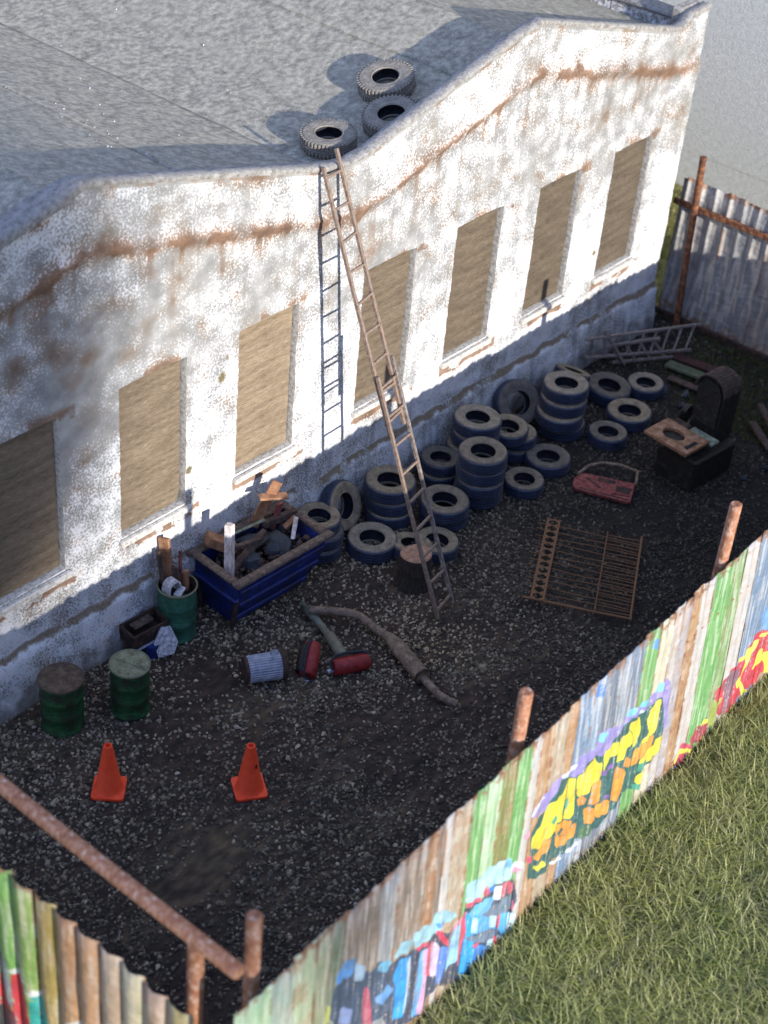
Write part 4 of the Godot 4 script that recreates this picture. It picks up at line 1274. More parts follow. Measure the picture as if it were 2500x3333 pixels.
	dab(im, "d83a58", [-0.05, 0.50, 0.06, 0.47, 0.09, 0.39, -0.00, 0.41])
	dab(im, "d83a58", [-0.05, 0.12, 0.19, 0.01, 0.23, -0.07, -0.04, 0.04])
	dab(im, "d83a58", [-0.29, 1.38, -0.02, 1.27, 0.00, 1.21, -0.26, 1.30])
	dab(im, "d83a58", [0.60, 0.64, 0.69, 0.62, 0.71, 0.46, 0.61, 0.53])
	dab(im, "d83a58", [-1.17, 1.48, -0.97, 1.37, -0.98, 1.33, -1.14, 1.40])
	dab(im, "d83a58", [0.27, 0.08, 0.55, -0.01, 0.54, -0.05, 0.28, 0.05])
	dab(im, "5a6a84", [0.07, 0.89, 0.32, 0.85, 0.65, 0.77, 0.69, 0.48, 0.50, 0.56, 0.23, 0.74])
	dab(im, "5a6a84", [-0.27, 0.83, -0.01, 0.61, 0.19, 0.54, 0.49, 0.31, 0.26, 0.29, 0.02, 0.48])
	dab(im, "2f3f58", [-2.56, 1.59, -2.50, 2.15, -2.28, 2.25, -1.98, 1.81, -1.82, 1.82, -1.67, 1.72, -1.70, 1.42, -1.52, 1.25, -1.50, 0.80, -1.86, 0.90])
	dab(im, "3f86d0", [-2.50, 2.21, -2.46, 2.34, -2.30, 2.33, -2.20, 2.25, -2.24, 2.06, -2.46, 2.11])
	dab(im, "9ab6cc", [-2.19, 2.17, -2.04, 1.98, -2.08, 1.83, -2.19, 1.89])
	dab(im, "58a8cc", [-1.81, 1.69, -1.76, 1.78, -1.60, 1.66, -1.65, 1.54])
	dab(im, "7d8fc0", [-2.41, 1.45, -2.37, 1.66, -2.19, 1.45, -2.22, 1.25])
	dab(im, "c0475c", [-2.00, 1.03, -2.03, 1.61, -1.96, 1.59, -1.86, 0.90])
	dab(im, "c0c040", [-2.66, 1.70, -2.62, 1.91, -2.54, 1.82, -2.56, 1.59])
	dab(im, "5590d0", [-1.83, 1.24, -1.63, 1.31, -1.53, 1.13, -1.66, 1.01])
	dab(im, "c4232f", [5.26, 0.67, 5.23, 0.84, 5.41, 0.89, 5.53, 0.95, 5.74, 0.98, 5.93, 1.06, 6.13, 1.19, 6.26, 1.25, 6.53, 1.12, 6.84, 1.04, 7.17, 0.10, 6.84, 0.19, 6.61, 0.34, 6.50, 0.23, 6.32, 0.23, 6.12, 0.29, 6.03, 0.27, 5.93, 0.20, 5.78, 0.14, 5.45, 0.28, 5.35, 0.43])
	dab(im, "f0e23a", [5.95, 1.08, 6.28, 1.12, 6.23, 0.96, 6.06, 0.81, 5.96, 0.65, 5.97, 0.47, 5.87, 0.49, 5.82, 0.65, 5.99, 0.73, 6.01, 0.87])
	dab(im, "f0e23a", [5.97, 0.55, 6.12, 0.31, 6.26, 0.19, 6.08, 0.21, 6.00, 0.42])
	dab(im, "f0e23a", [6.39, 0.86, 6.48, 0.81, 6.47, 0.70, 6.56, 0.65, 6.55, 0.69, 6.69, 0.65, 6.85, 0.55, 7.01, 0.09, 6.86, 0.15, 6.70, 0.24, 6.60, 0.54, 6.45, 0.60, 6.32, 0.54, 6.25, 0.60, 6.34, 0.72])
	dab(im, "f0e23a", [6.26, 1.18, 6.56, 1.05, 6.57, 1.00, 6.30, 1.12])
	dab(im, "f0e23a", [5.74, 1.06, 5.96, 1.04, 5.97, 1.00, 5.78, 0.99])
	dab(im, "f0e23a", [5.78, 0.14, 5.93, 0.20, 5.96, 0.15, 5.80, 0.09])
	dab(im, "7a4a58", [5.43, 0.81, 5.53, 0.95, 5.82, 0.88, 5.86, 0.67, 5.68, 0.46, 5.70, 0.24, 5.51, 0.22, 5.53, 0.48])
	dab(im, "9aa83a", [5.12, 0.59, 5.26, 0.67, 5.31, 0.57, 5.45, 0.59, 5.45, 0.50, 5.35, 0.43, 5.41, 0.24, 5.20, 0.21])
	dab(im, "a02838", [4.71, 0.38, 4.90, 0.46, 5.12, 0.41, 5.17, 0.23, 5.10, 0.15, 4.91, 0.17, 4.74, 0.21])
	dab(im, "f0e23a", [4.92, 0.47, 5.12, 0.43, 5.15, 0.36, 4.96, 0.41])
	dab(im, "c03248", [4.25, 0.18, 4.45, 0.36, 4.50, 0.42, 4.58, 0.36, 4.80, 0.15, 4.77, 0.09, 4.53, 0.04])
	dab(im, "f0e23a", [4.39, 0.32, 4.48, 0.33, 4.81, 0.10, 4.83, 0.04, 4.50, 0.26, 4.28, 0.14])
	dab(im, "e0742a", [4.96, 0.17, 5.08, 0.15, 5.14, 0.03, 5.00, 0.09])
	dab(im, "5f92d0", [6.31, 1.25, 6.23, 1.56, 6.37, 1.61, 6.92, 1.52, 7.15, 0.89, 6.54, 1.10])
	dab(im, "3f76d8", [1.90, 2.90, 1.96, 3.04, 2.10, 2.97, 2.11, 2.79])
	dab(im, "4a82dc", [3.15, 2.86, 3.19, 2.97, 3.29, 2.88, 3.28, 2.76])
func paint_left(im: Image) -> void:
	dab(im, "9a9aa0", [4.13, 1.75, 4.21, 1.68, 4.24, 1.51, 4.27, 1.01, 4.17, 0.93, 4.10, 1.44])
	dab(im, "d8202c", [4.10, 1.38, 4.18, 1.04, 4.29, 0.82, 4.25, 0.34, 4.09, 0.20, 4.06, 0.94])
	dab(im, "222226", [4.06, 0.90, 4.11, 0.22, 3.99, 0.11])
	dab(im, "dc2030", [4.27, 1.48, 4.42, 1.56, 4.46, 1.39, 4.51, 0.88, 4.53, 0.59, 4.29, 0.38])
	dab(im, "e0e0dc", [4.25, 1.53, 4.33, 1.61, 4.49, 1.58, 4.40, 1.54])
	dab(im, "16a096", [4.54, 1.35, 4.71, 1.48, 4.78, 1.11, 4.78, 0.81, 4.55, 0.61])
	dab(im, "e0e0dc", [4.51, 1.41, 4.59, 1.50, 4.72, 1.49, 4.55, 1.38])
	dab(im, "e4e0d4", [5.02, 1.37, 5.20, 1.51, 5.23, 1.43, 5.09, 1.30])
	dab(im, "5a2030", [4.11, 0.90, 4.26, 0.90, 4.31, 0.62, 4.14, 0.58])

# ------------------------------------------------------------------ blue skip with rubbish
func skip_and_rubbish() -> void:
	var root := thing("skip_container", "battered blue metal skip with rusty rim, full of scrap wood, against the white wall", "skip", Vector3(3.02, 0, 0.60), Vector3(0, -0.043, 0))
	var H := 0.93
	# outer shell: top and bottom outlines, the ends and the front lean in towards the ground
	var t := [Vector3(-0.86, H, 0.47), Vector3(0.86, H, 0.47), Vector3(0.86, H, -0.45), Vector3(-0.86, H, -0.45)]
	var m := [Vector3(-0.83, 0.50, 0.42), Vector3(0.76, 0.50, 0.42), Vector3(0.76, 0.50, -0.45), Vector3(-0.83, 0.50, -0.45)]
	var b := [Vector3(-0.76, 0.04, 0.27), Vector3(0.56, 0.04, 0.27), Vector3(0.56, 0.04, -0.42), Vector3(-0.76, 0.04, -0.42)]
	var names := ["front_panel", "end_panel", "rear_panel", "end_panel"]
	for k in 4:
		var st := mk()
		var k2 := (k + 1) % 4
		var inn := Vector3(0, 0.5, 0)
		face(st, [t[k], t[k2], m[k2], m[k]], inn)
		face(st, [m[k], m[k2], b[k2], b[k]], inn)
		var u := Vector3(0.94, 1, 0.92)
		face(st, [t[k] * u, t[k2] * u, m[k2] * u, m[k] * u], (t[k] + t[k2]) * 2.0)
		part(names[k], st, M.blue, root)
	var fl := mk()
	face(fl, [b[0], b[1], b[2], b[3]], Vector3(0, 2, 0))
	box(fl, xf(Vector3(-0.03, 0.44, -0.01)), Vector3(1.48, 0.05, 0.78), 0.0)
	part("floor_plate", fl, M.skip_rim, root)
	# pressed ribs
	for y in [0.74, 0.50, 0.20]:
		var f: float = (0.93 - y) / 0.93
		var zf := lerpf(0.47, 0.42, f / 0.46) if y > 0.5 else lerpf(0.42, 0.27, (0.5 - y) / 0.46)
		var xr := lerpf(0.86, 0.76, f / 0.46) if y > 0.5 else lerpf(0.76, 0.56, (0.5 - y) / 0.46)
		var st := mk()
		bar(st, Vector3(-0.82, y, zf + 0.012), Vector3(xr - 0.02, y, zf + 0.012), 0.05, 0.07, 0.015)
		part("pressed_rib", st, M.blue, root)
	var lg := mk()
	bar(lg, Vector3(-0.865, 0.60, -0.44), Vector3(-0.865, 0.60, 0.46), 0.09, 0.07, 0.02)
	part("end_ledge", lg, M.blue, root)
	for z in [0.44, -0.42]:
		var st := mk()
		bar(st, Vector3(-0.84, 0.05, z * 0.75), Vector3(-0.86, 0.62, z), 0.06, 0.06, 0.012)
		part("corner_stay", st, M.rust_dark, root)
	# thick rim
	for e in [[Vector3(-0.94, H, 0.47), Vector3(0.94, H, 0.47)], [Vector3(-0.94, H, -0.47), Vector3(0.94, H, -0.47)], [Vector3(-0.87, H + 0.002, -0.40), Vector3(-0.87, H + 0.002, 0.40)], [Vector3(0.87, H + 0.002, -0.40), Vector3(0.87, H + 0.002, 0.40)]]:
		var st := mk()
		bar(st, e[0], e[1], 0.135, 0.075, 0.02, Vector3.UP, 0.004)
		part("rim", st, M.skip_rim, root)
	for s in [-0.4, 0.35]:
		var st := mk()
		tube(st, [Vector3(0.80, 0.66, s), Vector3(0.96, 0.66, s)], [0.035], 8)
		part("lifting_lug", st, M.blue, root)
	# what lies in it
	_timber("wood_offcut", "white painted square post standing upright at the blue skip's near corner", "timber", Vector3(2.30, 0.46, 0.70), Vector3(2.36, 1.62, 0.60), 0.115, 0.115, M.wood_white)
	_timber("wood_offcut", "thick pale cut end of timber at the blue skip's left corner", "timber", Vector3(2.72, 0.86, 0.36), Vector3(2.36, 1.12, 0.16), 0.20, 0.15, M.wood_tan)
	_timber("wood_offcut", "dark plank lying across the white post in the blue skip", "timber", Vector3(2.37, 1.14, 0.56), Vector3(3.02, 1.02, 0.60), 0.085, 0.065, M.wood_dark)
	_timber("wood_offcut", "dark beam slanting down into the blue skip behind the front rim", "timber", Vector3(2.42, 0.78, 0.62), Vector3(3.10, 1.10, 0.58), 0.10, 0.08, M.wood_dark)
	_timber("wood_offcut", "black beam bridging the blue skip's far right corner", "timber", Vector3(3.30, 0.98, 0.36), Vector3(3.90, 0.96, 0.44), 0.09, 0.11, M.wood_dark)
	_timber("wood_offcut", "thin greenish lath under the wooden cross in the blue skip", "timber", Vector3(2.84, 0.98, 0.22), Vector3(3.34, 1.04, 0.34), 0.045, 0.03, M.green_board)
	_timber("wood_offcut", "short brown chip of wood at the right end inside the skip", "timber", Vector3(3.56, 0.88, 0.52), Vector3(3.74, 1.02, 0.58), 0.10, 0.06, M.wood_tan)
	_timber("wood_offcut", "short reddish board wedged behind the wooden cross", "timber", Vector3(3.52, 0.80, 0.34), Vector3(3.62, 1.20, 0.36), 0.13, 0.05, M.red_dull)
	_timber("wood_offcut", "splintered grey stick beside the rubble in the blue skip", "timber", Vector3(3.50, 0.84, 0.76), Vector3(3.72, 1.04, 0.60), 0.06, 0.05, M.wood_white)
	var cr := thing("wooden_cross", "two tan planks nailed into a cross, propped up in the blue skip", "timber", Vector3(3.24, 0.80, 0.20))
	var st1 := mk()
	bar(st1, Vector3(0, 0.10, 0.0), Vector3(0.22, 0.90, 0.24), 0.15, 0.045, 0.008, Vector3(0.5, 0, -0.5), 0.006)
	part("long_plank", st1, M.wood_tan, cr)
	var st2 := mk()
	bar(st2, Vector3(-0.04, 0.71, 0.14), Vector3(0.36, 0.64, 0.32), 0.13, 0.04, 0.008, Vector3(0.3, 0.8, 0.3), 0.006)
	part("cross_plank", st2, M.wood_tan, cr)
	var lumps := [[Vector3(3.36, 0.84, 0.64), 0.26, "big dark grey lump of rubble at the right inside the blue skip"], [Vector3(3.08, 0.80, 0.40), 0.20, "black lump of rubble in the middle of the blue skip"], [Vector3(3.12, 0.80, 0.72), 0.15, "small dark rubble lump just inside the skip's front rim"], [Vector3(2.74, 0.72, 0.62), 0.17, "dark clod half hidden under the planks in the skip"], [Vector3(3.62, 0.82, 0.42), 0.14, "brownish clod in the far right corner of the skip"], [Vector3(2.62, 0.70, 0.34), 0.18, "dark clod at the back left inside the skip"]]
	for k in lumps.size():
		var o := put("rubble_lump", rock_mesh(500 + k, 0.7, 0.4), M.stone, self)
		o.position = lumps[k][0]
		o.scale = Vector3.ONE * lumps[k][1] * 1.2
		o.rotation = Vector3(0, k * 1.3, 0.2)
		tag(o, lumps[k][2], "rubble", "rubble lumps in the blue skip")
	var mm := MultiMesh.new()
	mm.transform_format = MultiMesh.TRANSFORM_3D
	mm.mesh = rock_mesh(520, 0.7)
	mm.instance_count = 420
	for k in 420:
		mm.set_instance_transform(k, Transform3D(Basis.from_euler(Vector3(rng.randf() * 6, rng.randf() * 6, 0)).scaled(Vector3.ONE * rng.randf_range(0.02, 0.07)), Vector3(rng.randf_range(2.30, 3.74), rng.randf_range(0.50, 0.84), rng.randf_range(0.26, 0.92))))
	var gm := MultiMeshInstance3D.new()
	gm.name = "skip_debris"
	gm.multimesh = mm
	gm.material_override = M.wood_dark
	gm.set_meta("kind", "stuff")
	gm.set_meta("label", "dark crumbled debris filling the bottom of the blue skip")
	gm.set_meta("category", "debris")
	add_child(gm)

func _timber(called: String, label: String, cat: String, a: Vector3, b: Vector3, w: float, h: float, m: Material, group := "scrap timber thrown into containers") -> void:
	var o := thing(called, label, cat, (a + b) / 2.0, Vector3.ZERO, group)
	var st := mk()
	var c := (a + b) / 2.0
	bar(st, a - c, b - c, w, h, 0.008, Vector3.UP if absf((b - a).normalized().y) < 0.8 else Vector3(0.3, 0, 1).normalized(), 0.007)
	part("piece", st, m, o)

# ------------------------------------------------------------------ drums, crate, slab
func drum(label: String, at: Vector3, turn: float, h: float, r: float, m: Material, lid: Material, open: bool) -> Node3D:
	var o := thing("oil_drum", label, "barrel", at, Vector3(0, turn, 0), "green oil drums near the warehouse wall")
	var st := mk()
	var prof := [[r * 0.97, 0.0], [r * 1.0, 0.012], [r * 1.0, 0.03], [r * 0.965, 0.045]]
	for f in [0.34, 0.66]:
		prof.append_array([[r * 0.965, h * f - 0.035], [r * 1.0, h * f - 0.012], [r * 1.0, h * f + 0.012], [r * 0.965, h * f + 0.035]])
	prof.append_array([[r * 0.965, h - 0.05]])
	lathe(st, prof, 36, Transform3D.IDENTITY, 0.008, turn)
	part("shell", st, m, o)
	var rim := mk()
	lathe(rim, [[r * 0.965, h - 0.052], [r * 1.03, h - 0.03], [r * 1.04, h - 0.01], [r * 1.0, h + 0.004], [r * 0.95, h - 0.012]], 36, Transform3D.IDENTITY, 0.012, turn)
	part("rim", rim, lid, o)
	if open:
		var inn := mk()
		lathe(inn, [[r * 0.95, h - 0.012], [r * 0.94, h - 0.2], [0.0, h - 0.2]], 36)
		part("inside", inn, M.rust_dark, o)
	else:
		var ld := mk()
		lathe(ld, [[r * 0.955, h - 0.014], [r * 0.6, h - 0.010], [0.0, h - 0.012]], 36, Transform3D.IDENTITY, 0.008, turn)
		part("lid", ld, lid, o)
		var bung := mk()
		lathe(bung, [[0.035, h - 0.012], [0.035, h + 0.004], [0.0, h + 0.004]], 10, xf(Vector3(r * 0.62, 0, 0.04)))
		part("bung", bung, lid, o)
		var crease := mk()
		bar(crease, Vector3(-r * 0.75, h - 0.008, -r * 0.45), Vector3(r * 0.75, h - 0.008, r * 0.45), 0.02, 0.012, 0.004)
		part("lid_crease", crease, lid, o)
	return o

func drums() -> void:
	drum("green oil drum with a flat brown rusty lid, nearest the bottom left", Vector3(-0.70, 0, 0.68), 0.5, 0.80, 0.285, M.drum, M.lid_brown, false)
	drum("green oil drum with a pale creased lid, standing alone behind the left cone", Vector3(0.11, 0, 1.08), -0.75, 0.80, 0.265, M.drum, M.lid_green, false)
	drum("open green oil drum stuffed with scrap wood beside the blue skip", Vector3(1.58, 0, 0.40), 0.2, 0.88, 0.27, M.drum_pale, M.lid_green, true)
	_timber("wood_offcut", "tall brown board standing in the open oil drum, its top in the sun", "timber", Vector3(1.60, 0.70, 0.22), Vector3(1.60, 1.50, 0.10), 0.05, 0.17, M.wood_tan)
	_timber("wood_offcut", "dark strip beside the tall board in the open oil drum", "timber", Vector3(1.49, 0.70, 0.24), Vector3(1.48, 1.36, 0.13), 0.05, 0.07, M.wood_dark)
	_timber("wood_offcut", "short brown block poking from the right side of the open oil drum", "timber", Vector3(1.72, 0.70, 0.42), Vector3(1.74, 1.03, 0.40), 0.08, 0.07, M.wood_tan)
	_timber("wood_offcut", "reddish splinter leaning at the back right of the open oil drum", "timber", Vector3(1.74, 0.75, 0.30), Vector3(1.84, 1.20, 0.18), 0.05, 0.04, M.red_dull)
	_timber("wood_offcut", "grey upright slat in the middle of the open oil drum", "timber", Vector3(1.62, 0.70, 0.36), Vector3(1.63, 1.10, 0.30), 0.04, 0.12, M.wood_dark)
	var br := thing("metal_bracket", "white flaking bent bracket sticking out of the open oil drum", "bracket", Vector3(1.46, 0.86, 0.40))
	var st := mk()
	var arc := []
	for k in 9:
		var a := lerpf(-0.2, PI, k / 8.0)
		arc.append(Vector3(0.10 * cos(a), 0.06 + 0.10 * sin(a), 0.02))
	for k in 8:
		bar(st, arc[k], arc[k + 1], 0.16, 0.025, 0.004, Vector3.UP)
	bar(st, Vector3(0.10, -0.05, 0.02), Vector3(0.10, 0.06, 0.02), 0.16, 0.025, 0.004)
	bar(st, Vector3(-0.10, -0.06, 0.02), Vector3(-0.10, 0.06, 0.02), 0.16, 0.025, 0.004)
	part("bent_plate", st, M.plaster, br)
	var s2 := mk()
	box(s2, xf(Vector3(0.06, -0.02, 0.11), Vector3(0.3, 0.4, 0)), Vector3(0.22, 0.05, 0.10), 0.01, 0.006)
	part("foot_plate", s2, M.plaster, br)
	# rusty crate left of the open drum
	var cr := thing("metal_crate", "dark rusty open box lying between the wall and the open oil drum", "crate", Vector3(1.05, 0.20, 0.30), Vector3(0.12, -0.10, 0.05))
	for e in [[Vector3(0, 0.15, 0.15), Vector3(0.60, 0.26, 0.03)], [Vector3(0, 0.15, -0.15), Vector3(0.60, 0.26, 0.03)], [Vector3(-0.285, 0.15, 0), Vector3(0.03, 0.25, 0.26)], [Vector3(0.285, 0.15, 0), Vector3(0.03, 0.25, 0.26)]]:
		var q := mk()
		box(q, xf(e[0]), e[1], 0.006, 0.006)
		part("side_plate", q, M.rust_dark, cr)
	var q2 := mk()
	box(q2, xf(Vector3(0, 0.03, 0)), Vector3(0.56, 0.02, 0.28), 0.0)
	part("bottom_plate", q2, M.rust_dark, cr)
	var q3 := mk()
	bar(q3, Vector3(-0.30, 0.02, 0.19), Vector3(0.32, 0.05, 0.20), 0.03, 0.03, 0.005)
	part("zinc_strip", q3, M.zinc, cr)
	_timber("wood_offcut", "grey board lying inside the dark rusty box", "timber", Vector3(0.88, 0.42, 0.26), Vector3(1.20, 0.44, 0.28), 0.14, 0.04, M.wood_dark)
	var sl := thing("plaster_slab", "broken speckled white slab leaning against the open oil drum", "rubble", Vector3(1.17, 0.20, 0.59), Vector3(-0.45, -0.5, 0.25))
	var q4 := mk()
	slab(q4, PackedVector2Array([Vector2(-0.16, -0.17), Vector2(0.06, -0.20), Vector2(0.17, -0.06), Vector2(0.15, 0.18), Vector2(0.02, 0.22), Vector2(-0.15, 0.05)]), 0.045)
	part("slab", q4, M.plaster, sl)
	var bl := thing("paint_can", "dark blue can half hidden under the rusty box", "can", Vector3(1.02, 0.0, 0.50), Vector3(0.0, 0.4, 0.0))
	var q5 := mk()
	lathe(q5, [[0.0, 0.0], [0.10, 0.0], [0.10, 0.19], [0.107, 0.195], [0.107, 0.21], [0.085, 0.205], [0.0, 0.198]], 18)
	part("body", q5, M.blue, bl)
	for k in 3:
		var o := put("rubble_lump", rock_mesh(540 + k, 0.6, 0.4), [M.wood_dark, M.stone, M.plaster][k], self)
		o.position = [Vector3(0.74, 0.05, 0.30), Vector3(0.84, 0.04, 0.46), Vector3(1.12, 0.04, 0.66)][k]
		o.scale = Vector3.ONE * [0.13, 0.09, 0.07][k]
		tag(o, ["brown clod at the wall foot left of the rusty box", "dark stone behind the pale lidded drum", "small white crumb at the foot of the speckled slab"][k], "rubble")

# ------------------------------------------------------------------ loose parts on the gravel
func loose_parts() -> void:
	# tree stump
	var s := thing("tree_stump", "dark tree stump used as chopping block, its pale sawn top under the ladder", "stump", Vector3(4.86, 0, 1.98))
	var st := mk()
	lathe(st, [[0.30, -0.02], [0.275, 0.06], [0.245, 0.30], [0.235, 0.50], [0.228, 0.545]], 26, Transform3D.IDENTITY, 0.035, 1.0)
	part("trunk", st, M.bark, s)
	var tp := mk()
	var prof := []
	var rr := 0.232
	while rr > 0.02:
		prof.append_array([[rr, 0.545 + rng.randf_range(-0.004, 0.010)], [rr - 0.014, 0.552 + rng.randf_range(-0.002, 0.006)]])
		rr -= 0.034
	prof.append([0.0, 0.548])
	lathe(tp, prof, 26, Transform3D.IDENTITY, 0.04, 1.0)
	part("sawn_top", tp, M.stump_top, s)
	# exhaust
	var ex := thing("exhaust_pipe", "long rusty bent exhaust pipe with a silencer lying across the gravel", "exhaust")
	var p1 := mk()
	tube(p1, [Vector3(3.10, 0.20, 1.50), Vector3(3.32, 0.19, 1.72), Vector3(3.50, 0.17, 1.92), Vector3(3.57, 0.15, 2.06), Vector3(3.57, 0.13, 2.22), Vector3(3.555, 0.12, 2.42), Vector3(3.545, 0.12, 2.64)], [0.062, 0.062, 0.062, 0.062, 0.062, 0.062, 0.07], 14)
	part("front_pipe", p1, M.exhaust, ex)
	var p2 := mk()
	tube(p2, [Vector3(3.56, 0.13, 2.58), Vector3(3.54, 0.13, 2.68), Vector3(3.50, 0.13, 2.80), Vector3(3.29, 0.13, 3.42), Vector3(3.265, 0.13, 3.50)], [0.07, 0.085, 0.118, 0.122, 0.124], 18, true, 0.85)
	part("silencer", p2, M.exhaust, ex)
	var p3 := mk()
	tube(p3, [Vector3(3.285, 0.12, 3.44), Vector3(3.23, 0.11, 3.62), Vector3(3.19, 0.09, 3.82), Vector3(3.20, 0.075, 3.98), Vector3(3.25, 0.065, 4.12)], [0.058], 14)
	part("tail_pipe", p3, M.exhaust, ex)
	var p4 := mk()
	lathe(p4, [[0.118, -0.02], [0.132, -0.015], [0.132, 0.015], [0.118, 0.02]], 18, Transform3D(along(Vector3(3.30, 0.13, 3.39), Vector3(3.265, 0.13, 3.50)).basis * Basis(Vector3.RIGHT, PI / 2), Vector3(3.27, 0.13, 3.485)))
	part("end_ring", p4, M.rust_dark, ex)
	# grey tube
	var tb := thing("metal_tube", "grey green stepped metal tube lying under the exhaust pipe's end", "pipe")
	var q := mk()
	tube(q, [Vector3(3.27, 0.07, 1.22), Vector3(3.21, 0.07, 1.37), Vector3(3.205, 0.085, 1.38), Vector3(3.15, 0.085, 1.58), Vector3(3.145, 0.075, 1.60), Vector3(3.00, 0.085, 1.98), Vector3(2.995, 0.09, 1.99), Vector3(2.78, 0.09, 2.52)], [0.032, 0.032, 0.075, 0.075, 0.052, 0.052, 0.083, 0.083], 14)
	part("body", q, M.tube_grey, tb)
	# two red casings
	var defs := [[Vector3(2.40, 0.13, 2.18), Vector3(0.10, 0.66, 0.35), "red engine casing half tipped on its side, left of the grey tube"], [Vector3(2.76, 0.12, 2.62), Vector3(0.0, -0.48, 0.0), "red drum shaped engine casing with a dark rubber band, at the tube's end"]]
	for k in 2:
		var rc := thing("engine_casing", defs[k][2], "engine part", defs[k][0], defs[k][1], "red engine casings on the gravel")
		var a := mk()
		tube(a, [Vector3(-0.26, 0, 0), Vector3(-0.25, 0, 0), Vector3(-0.05, 0, 0.0), Vector3(0.22, 0, 0), Vector3(0.255, 0, 0)], [0.09, 0.118, 0.125, 0.125, 0.10], 20)
		part("casing", a, M.red, rc)
		var b := mk()
		tube(b, [Vector3(-0.20, -0.01, -0.085), Vector3(0.12, 0.03, -0.085), Vector3(0.20, 0.06, -0.075)], [0.085, 0.09, 0.06], 12)
		part("black_block", b, M.press, rc)
		var c := mk()
		tube(c, [Vector3(-0.28, -0.03, 0.02), Vector3(-0.29, 0.06, -0.05), Vector3(-0.22, 0.13, -0.08), Vector3(-0.05, 0.15, -0.08), Vector3(0.18, 0.14, -0.06), Vector3(0.25, 0.12, -0.03)], [0.022], 8)
		part("hose", c, M.rubber_in, rc)
		var d := mk()
		tube(d, [Vector3(-0.26, -0.04, 0.0), Vector3(-0.34, -0.06, 0.01)], [0.035], 10)
		part("stub_pipe", d, M.zinc, rc)
	# ribbed bin on its side
	var bn := thing("trash_can", "ribbed galvanised trash can lying on its side on the gravel", "trash can", Vector3(1.78, 0.205, 1.90), Vector3(0, -0.55, 0))
	var sh := mk()
	var ribs := 32
	sh.set_smooth_group(1)
	var ring := []
	for k in ribs * 4:
		var rad: float = 0.190 + [0.0, 0.010, 0.010, 0.0][k % 4]
		var an := TAU * k / (ribs * 4)
		ring.append(Vector2(rad * cos(an), rad * sin(an)))
	sh.set_smooth_group(-1)
	for k in ring.size():
		var u: Vector2 = ring[k]
		var v: Vector2 = ring[(k + 1) % ring.size()]
		face(sh, [Vector3(-0.24, u.y * 0.94, u.x * 0.94), Vector3(0.25, u.y, u.x), Vector3(0.25, v.y, v.x), Vector3(-0.24, v.y * 0.94, v.x * 0.94)], Vector3.ZERO)
	part("shell", sh, M.zinc, bn)
	for e in [[-0.25, 0.190, 0.03], [0.26, 0.212, 0.04]]:
		var bd := mk()
		tube(bd, [Vector3(e[0] - e[2], 0, 0), Vector3(e[0] - e[2] * 0.5, 0, 0), Vector3(e[0] + e[2] * 0.5, 0, 0), Vector3(e[0] + e[2], 0, 0)], [e[1] - 0.012, e[1], e[1], e[1] - 0.02], 32)
		part("end_band", bd, M.rust_dark, bn)
	var hd := mk()
	tube(hd, [Vector3(0.10, 0.19, -0.04), Vector3(0.10, 0.25, -0.04), Vector3(0.19, 0.25, -0.02), Vector3(0.19, 0.19, -0.02)], [0.012], 8)
	part("handle", hd, M.zinc, bn)
	# rusty grate
	var gr := thing("wire_grate", "rusty wire grate with a strip of round holes, lying on dark gravel", "grate", Vector3(5.68, 0.06, 3.43))
	var ua := Vector3(0.744, 0, 1.371).normalized()
	var ub := Vector3(1.759, 0, -0.979).normalized()
	var la := 1.56
	var lb := 2.01
	for k in 26:
		var v := lb * (k + 0.5) / 26.0
		var wv := func(t: float) -> Vector3: return ua * t + ub * (v + 0.006 * sin(t * 9.0 + k)) + Vector3.UP * (0.05 + 0.012 * sin(k * 2.1 + t * 3.0) - 0.02 * t)
		var rod := mk()
		if k % 2 == 0:
			tube(rod, [wv.call(-0.06), wv.call(0.4), wv.call(0.8), wv.call(1.2), wv.call(la)], [0.0085], 5)
		else:
			tube(rod, [wv.call(1.03), wv.call(1.3), wv.call(la)], [0.0085], 5)
		part("wire", rod, M.grate, gr)
	for e in [[ua * la - ub * 0.03, ua * la + ub * (lb + 0.03), 0.018], [-ua * 0.04 + ub * 0.0, ua * (la + 0.02) + ub * 0.0, 0.018], [ua * 1.03, ua * 1.03 + ub * lb, 0.010]]:
		var fr := mk()
		tube(fr, [e[0] + Vector3.UP * 0.06, (e[0] + e[1]) / 2.0 + Vector3.UP * 0.055, e[1] + Vector3.UP * 0.06], [e[2]], 7)
		part("frame_rod", fr, M.grate, gr)
	var ps := mk()
	for e in [0.085, 0.265]:
		bar(ps, ua * e + Vector3.UP * 0.075, ua * e + ub * (lb + 0.03) + Vector3.UP * 0.075, 0.035, 0.012, 0.003)
	var holes := 13
	for k in holes + 1:
		var c: Vector3 = ub * (lb * k / holes)
		bar(ps, ua * 0.085 + c + Vector3.UP * 0.075, ua * 0.265 + c + Vector3.UP * 0.075, 0.026, 0.012, 0.003)
		if k < holes:
			var mid: Vector3 = ua * 0.175 + c + ub * (lb / holes / 2.0) + Vector3.UP * 0.075
			for sx in [-1, 1]:
				for sz in [-1, 1]:
					bar(ps, mid + ua * 0.075 * sx + ub * 0.035 * sz, mid + ua * 0.035 * sx + ub * 0.070 * sz, 0.030, 0.011, 0.002)
	part("punched_strip", ps, M.grate, gr)
	# red car door
	var dr := thing("car_door", "dull red stripped car door lying on the gravel in front of the tyres", "car door", Vector3(8.52, 0.05, 2.32))
	var ax := Vector3(0.44, 0.0, 0.90).normalized()
	var ay := Vector3(0.90, 0.07, -0.44).normalized()
	var dx := Transform3D(Basis(ax, ay, ax.cross(ay)), Vector3.ZERO)
	var body := CSGPolygon3D.new()
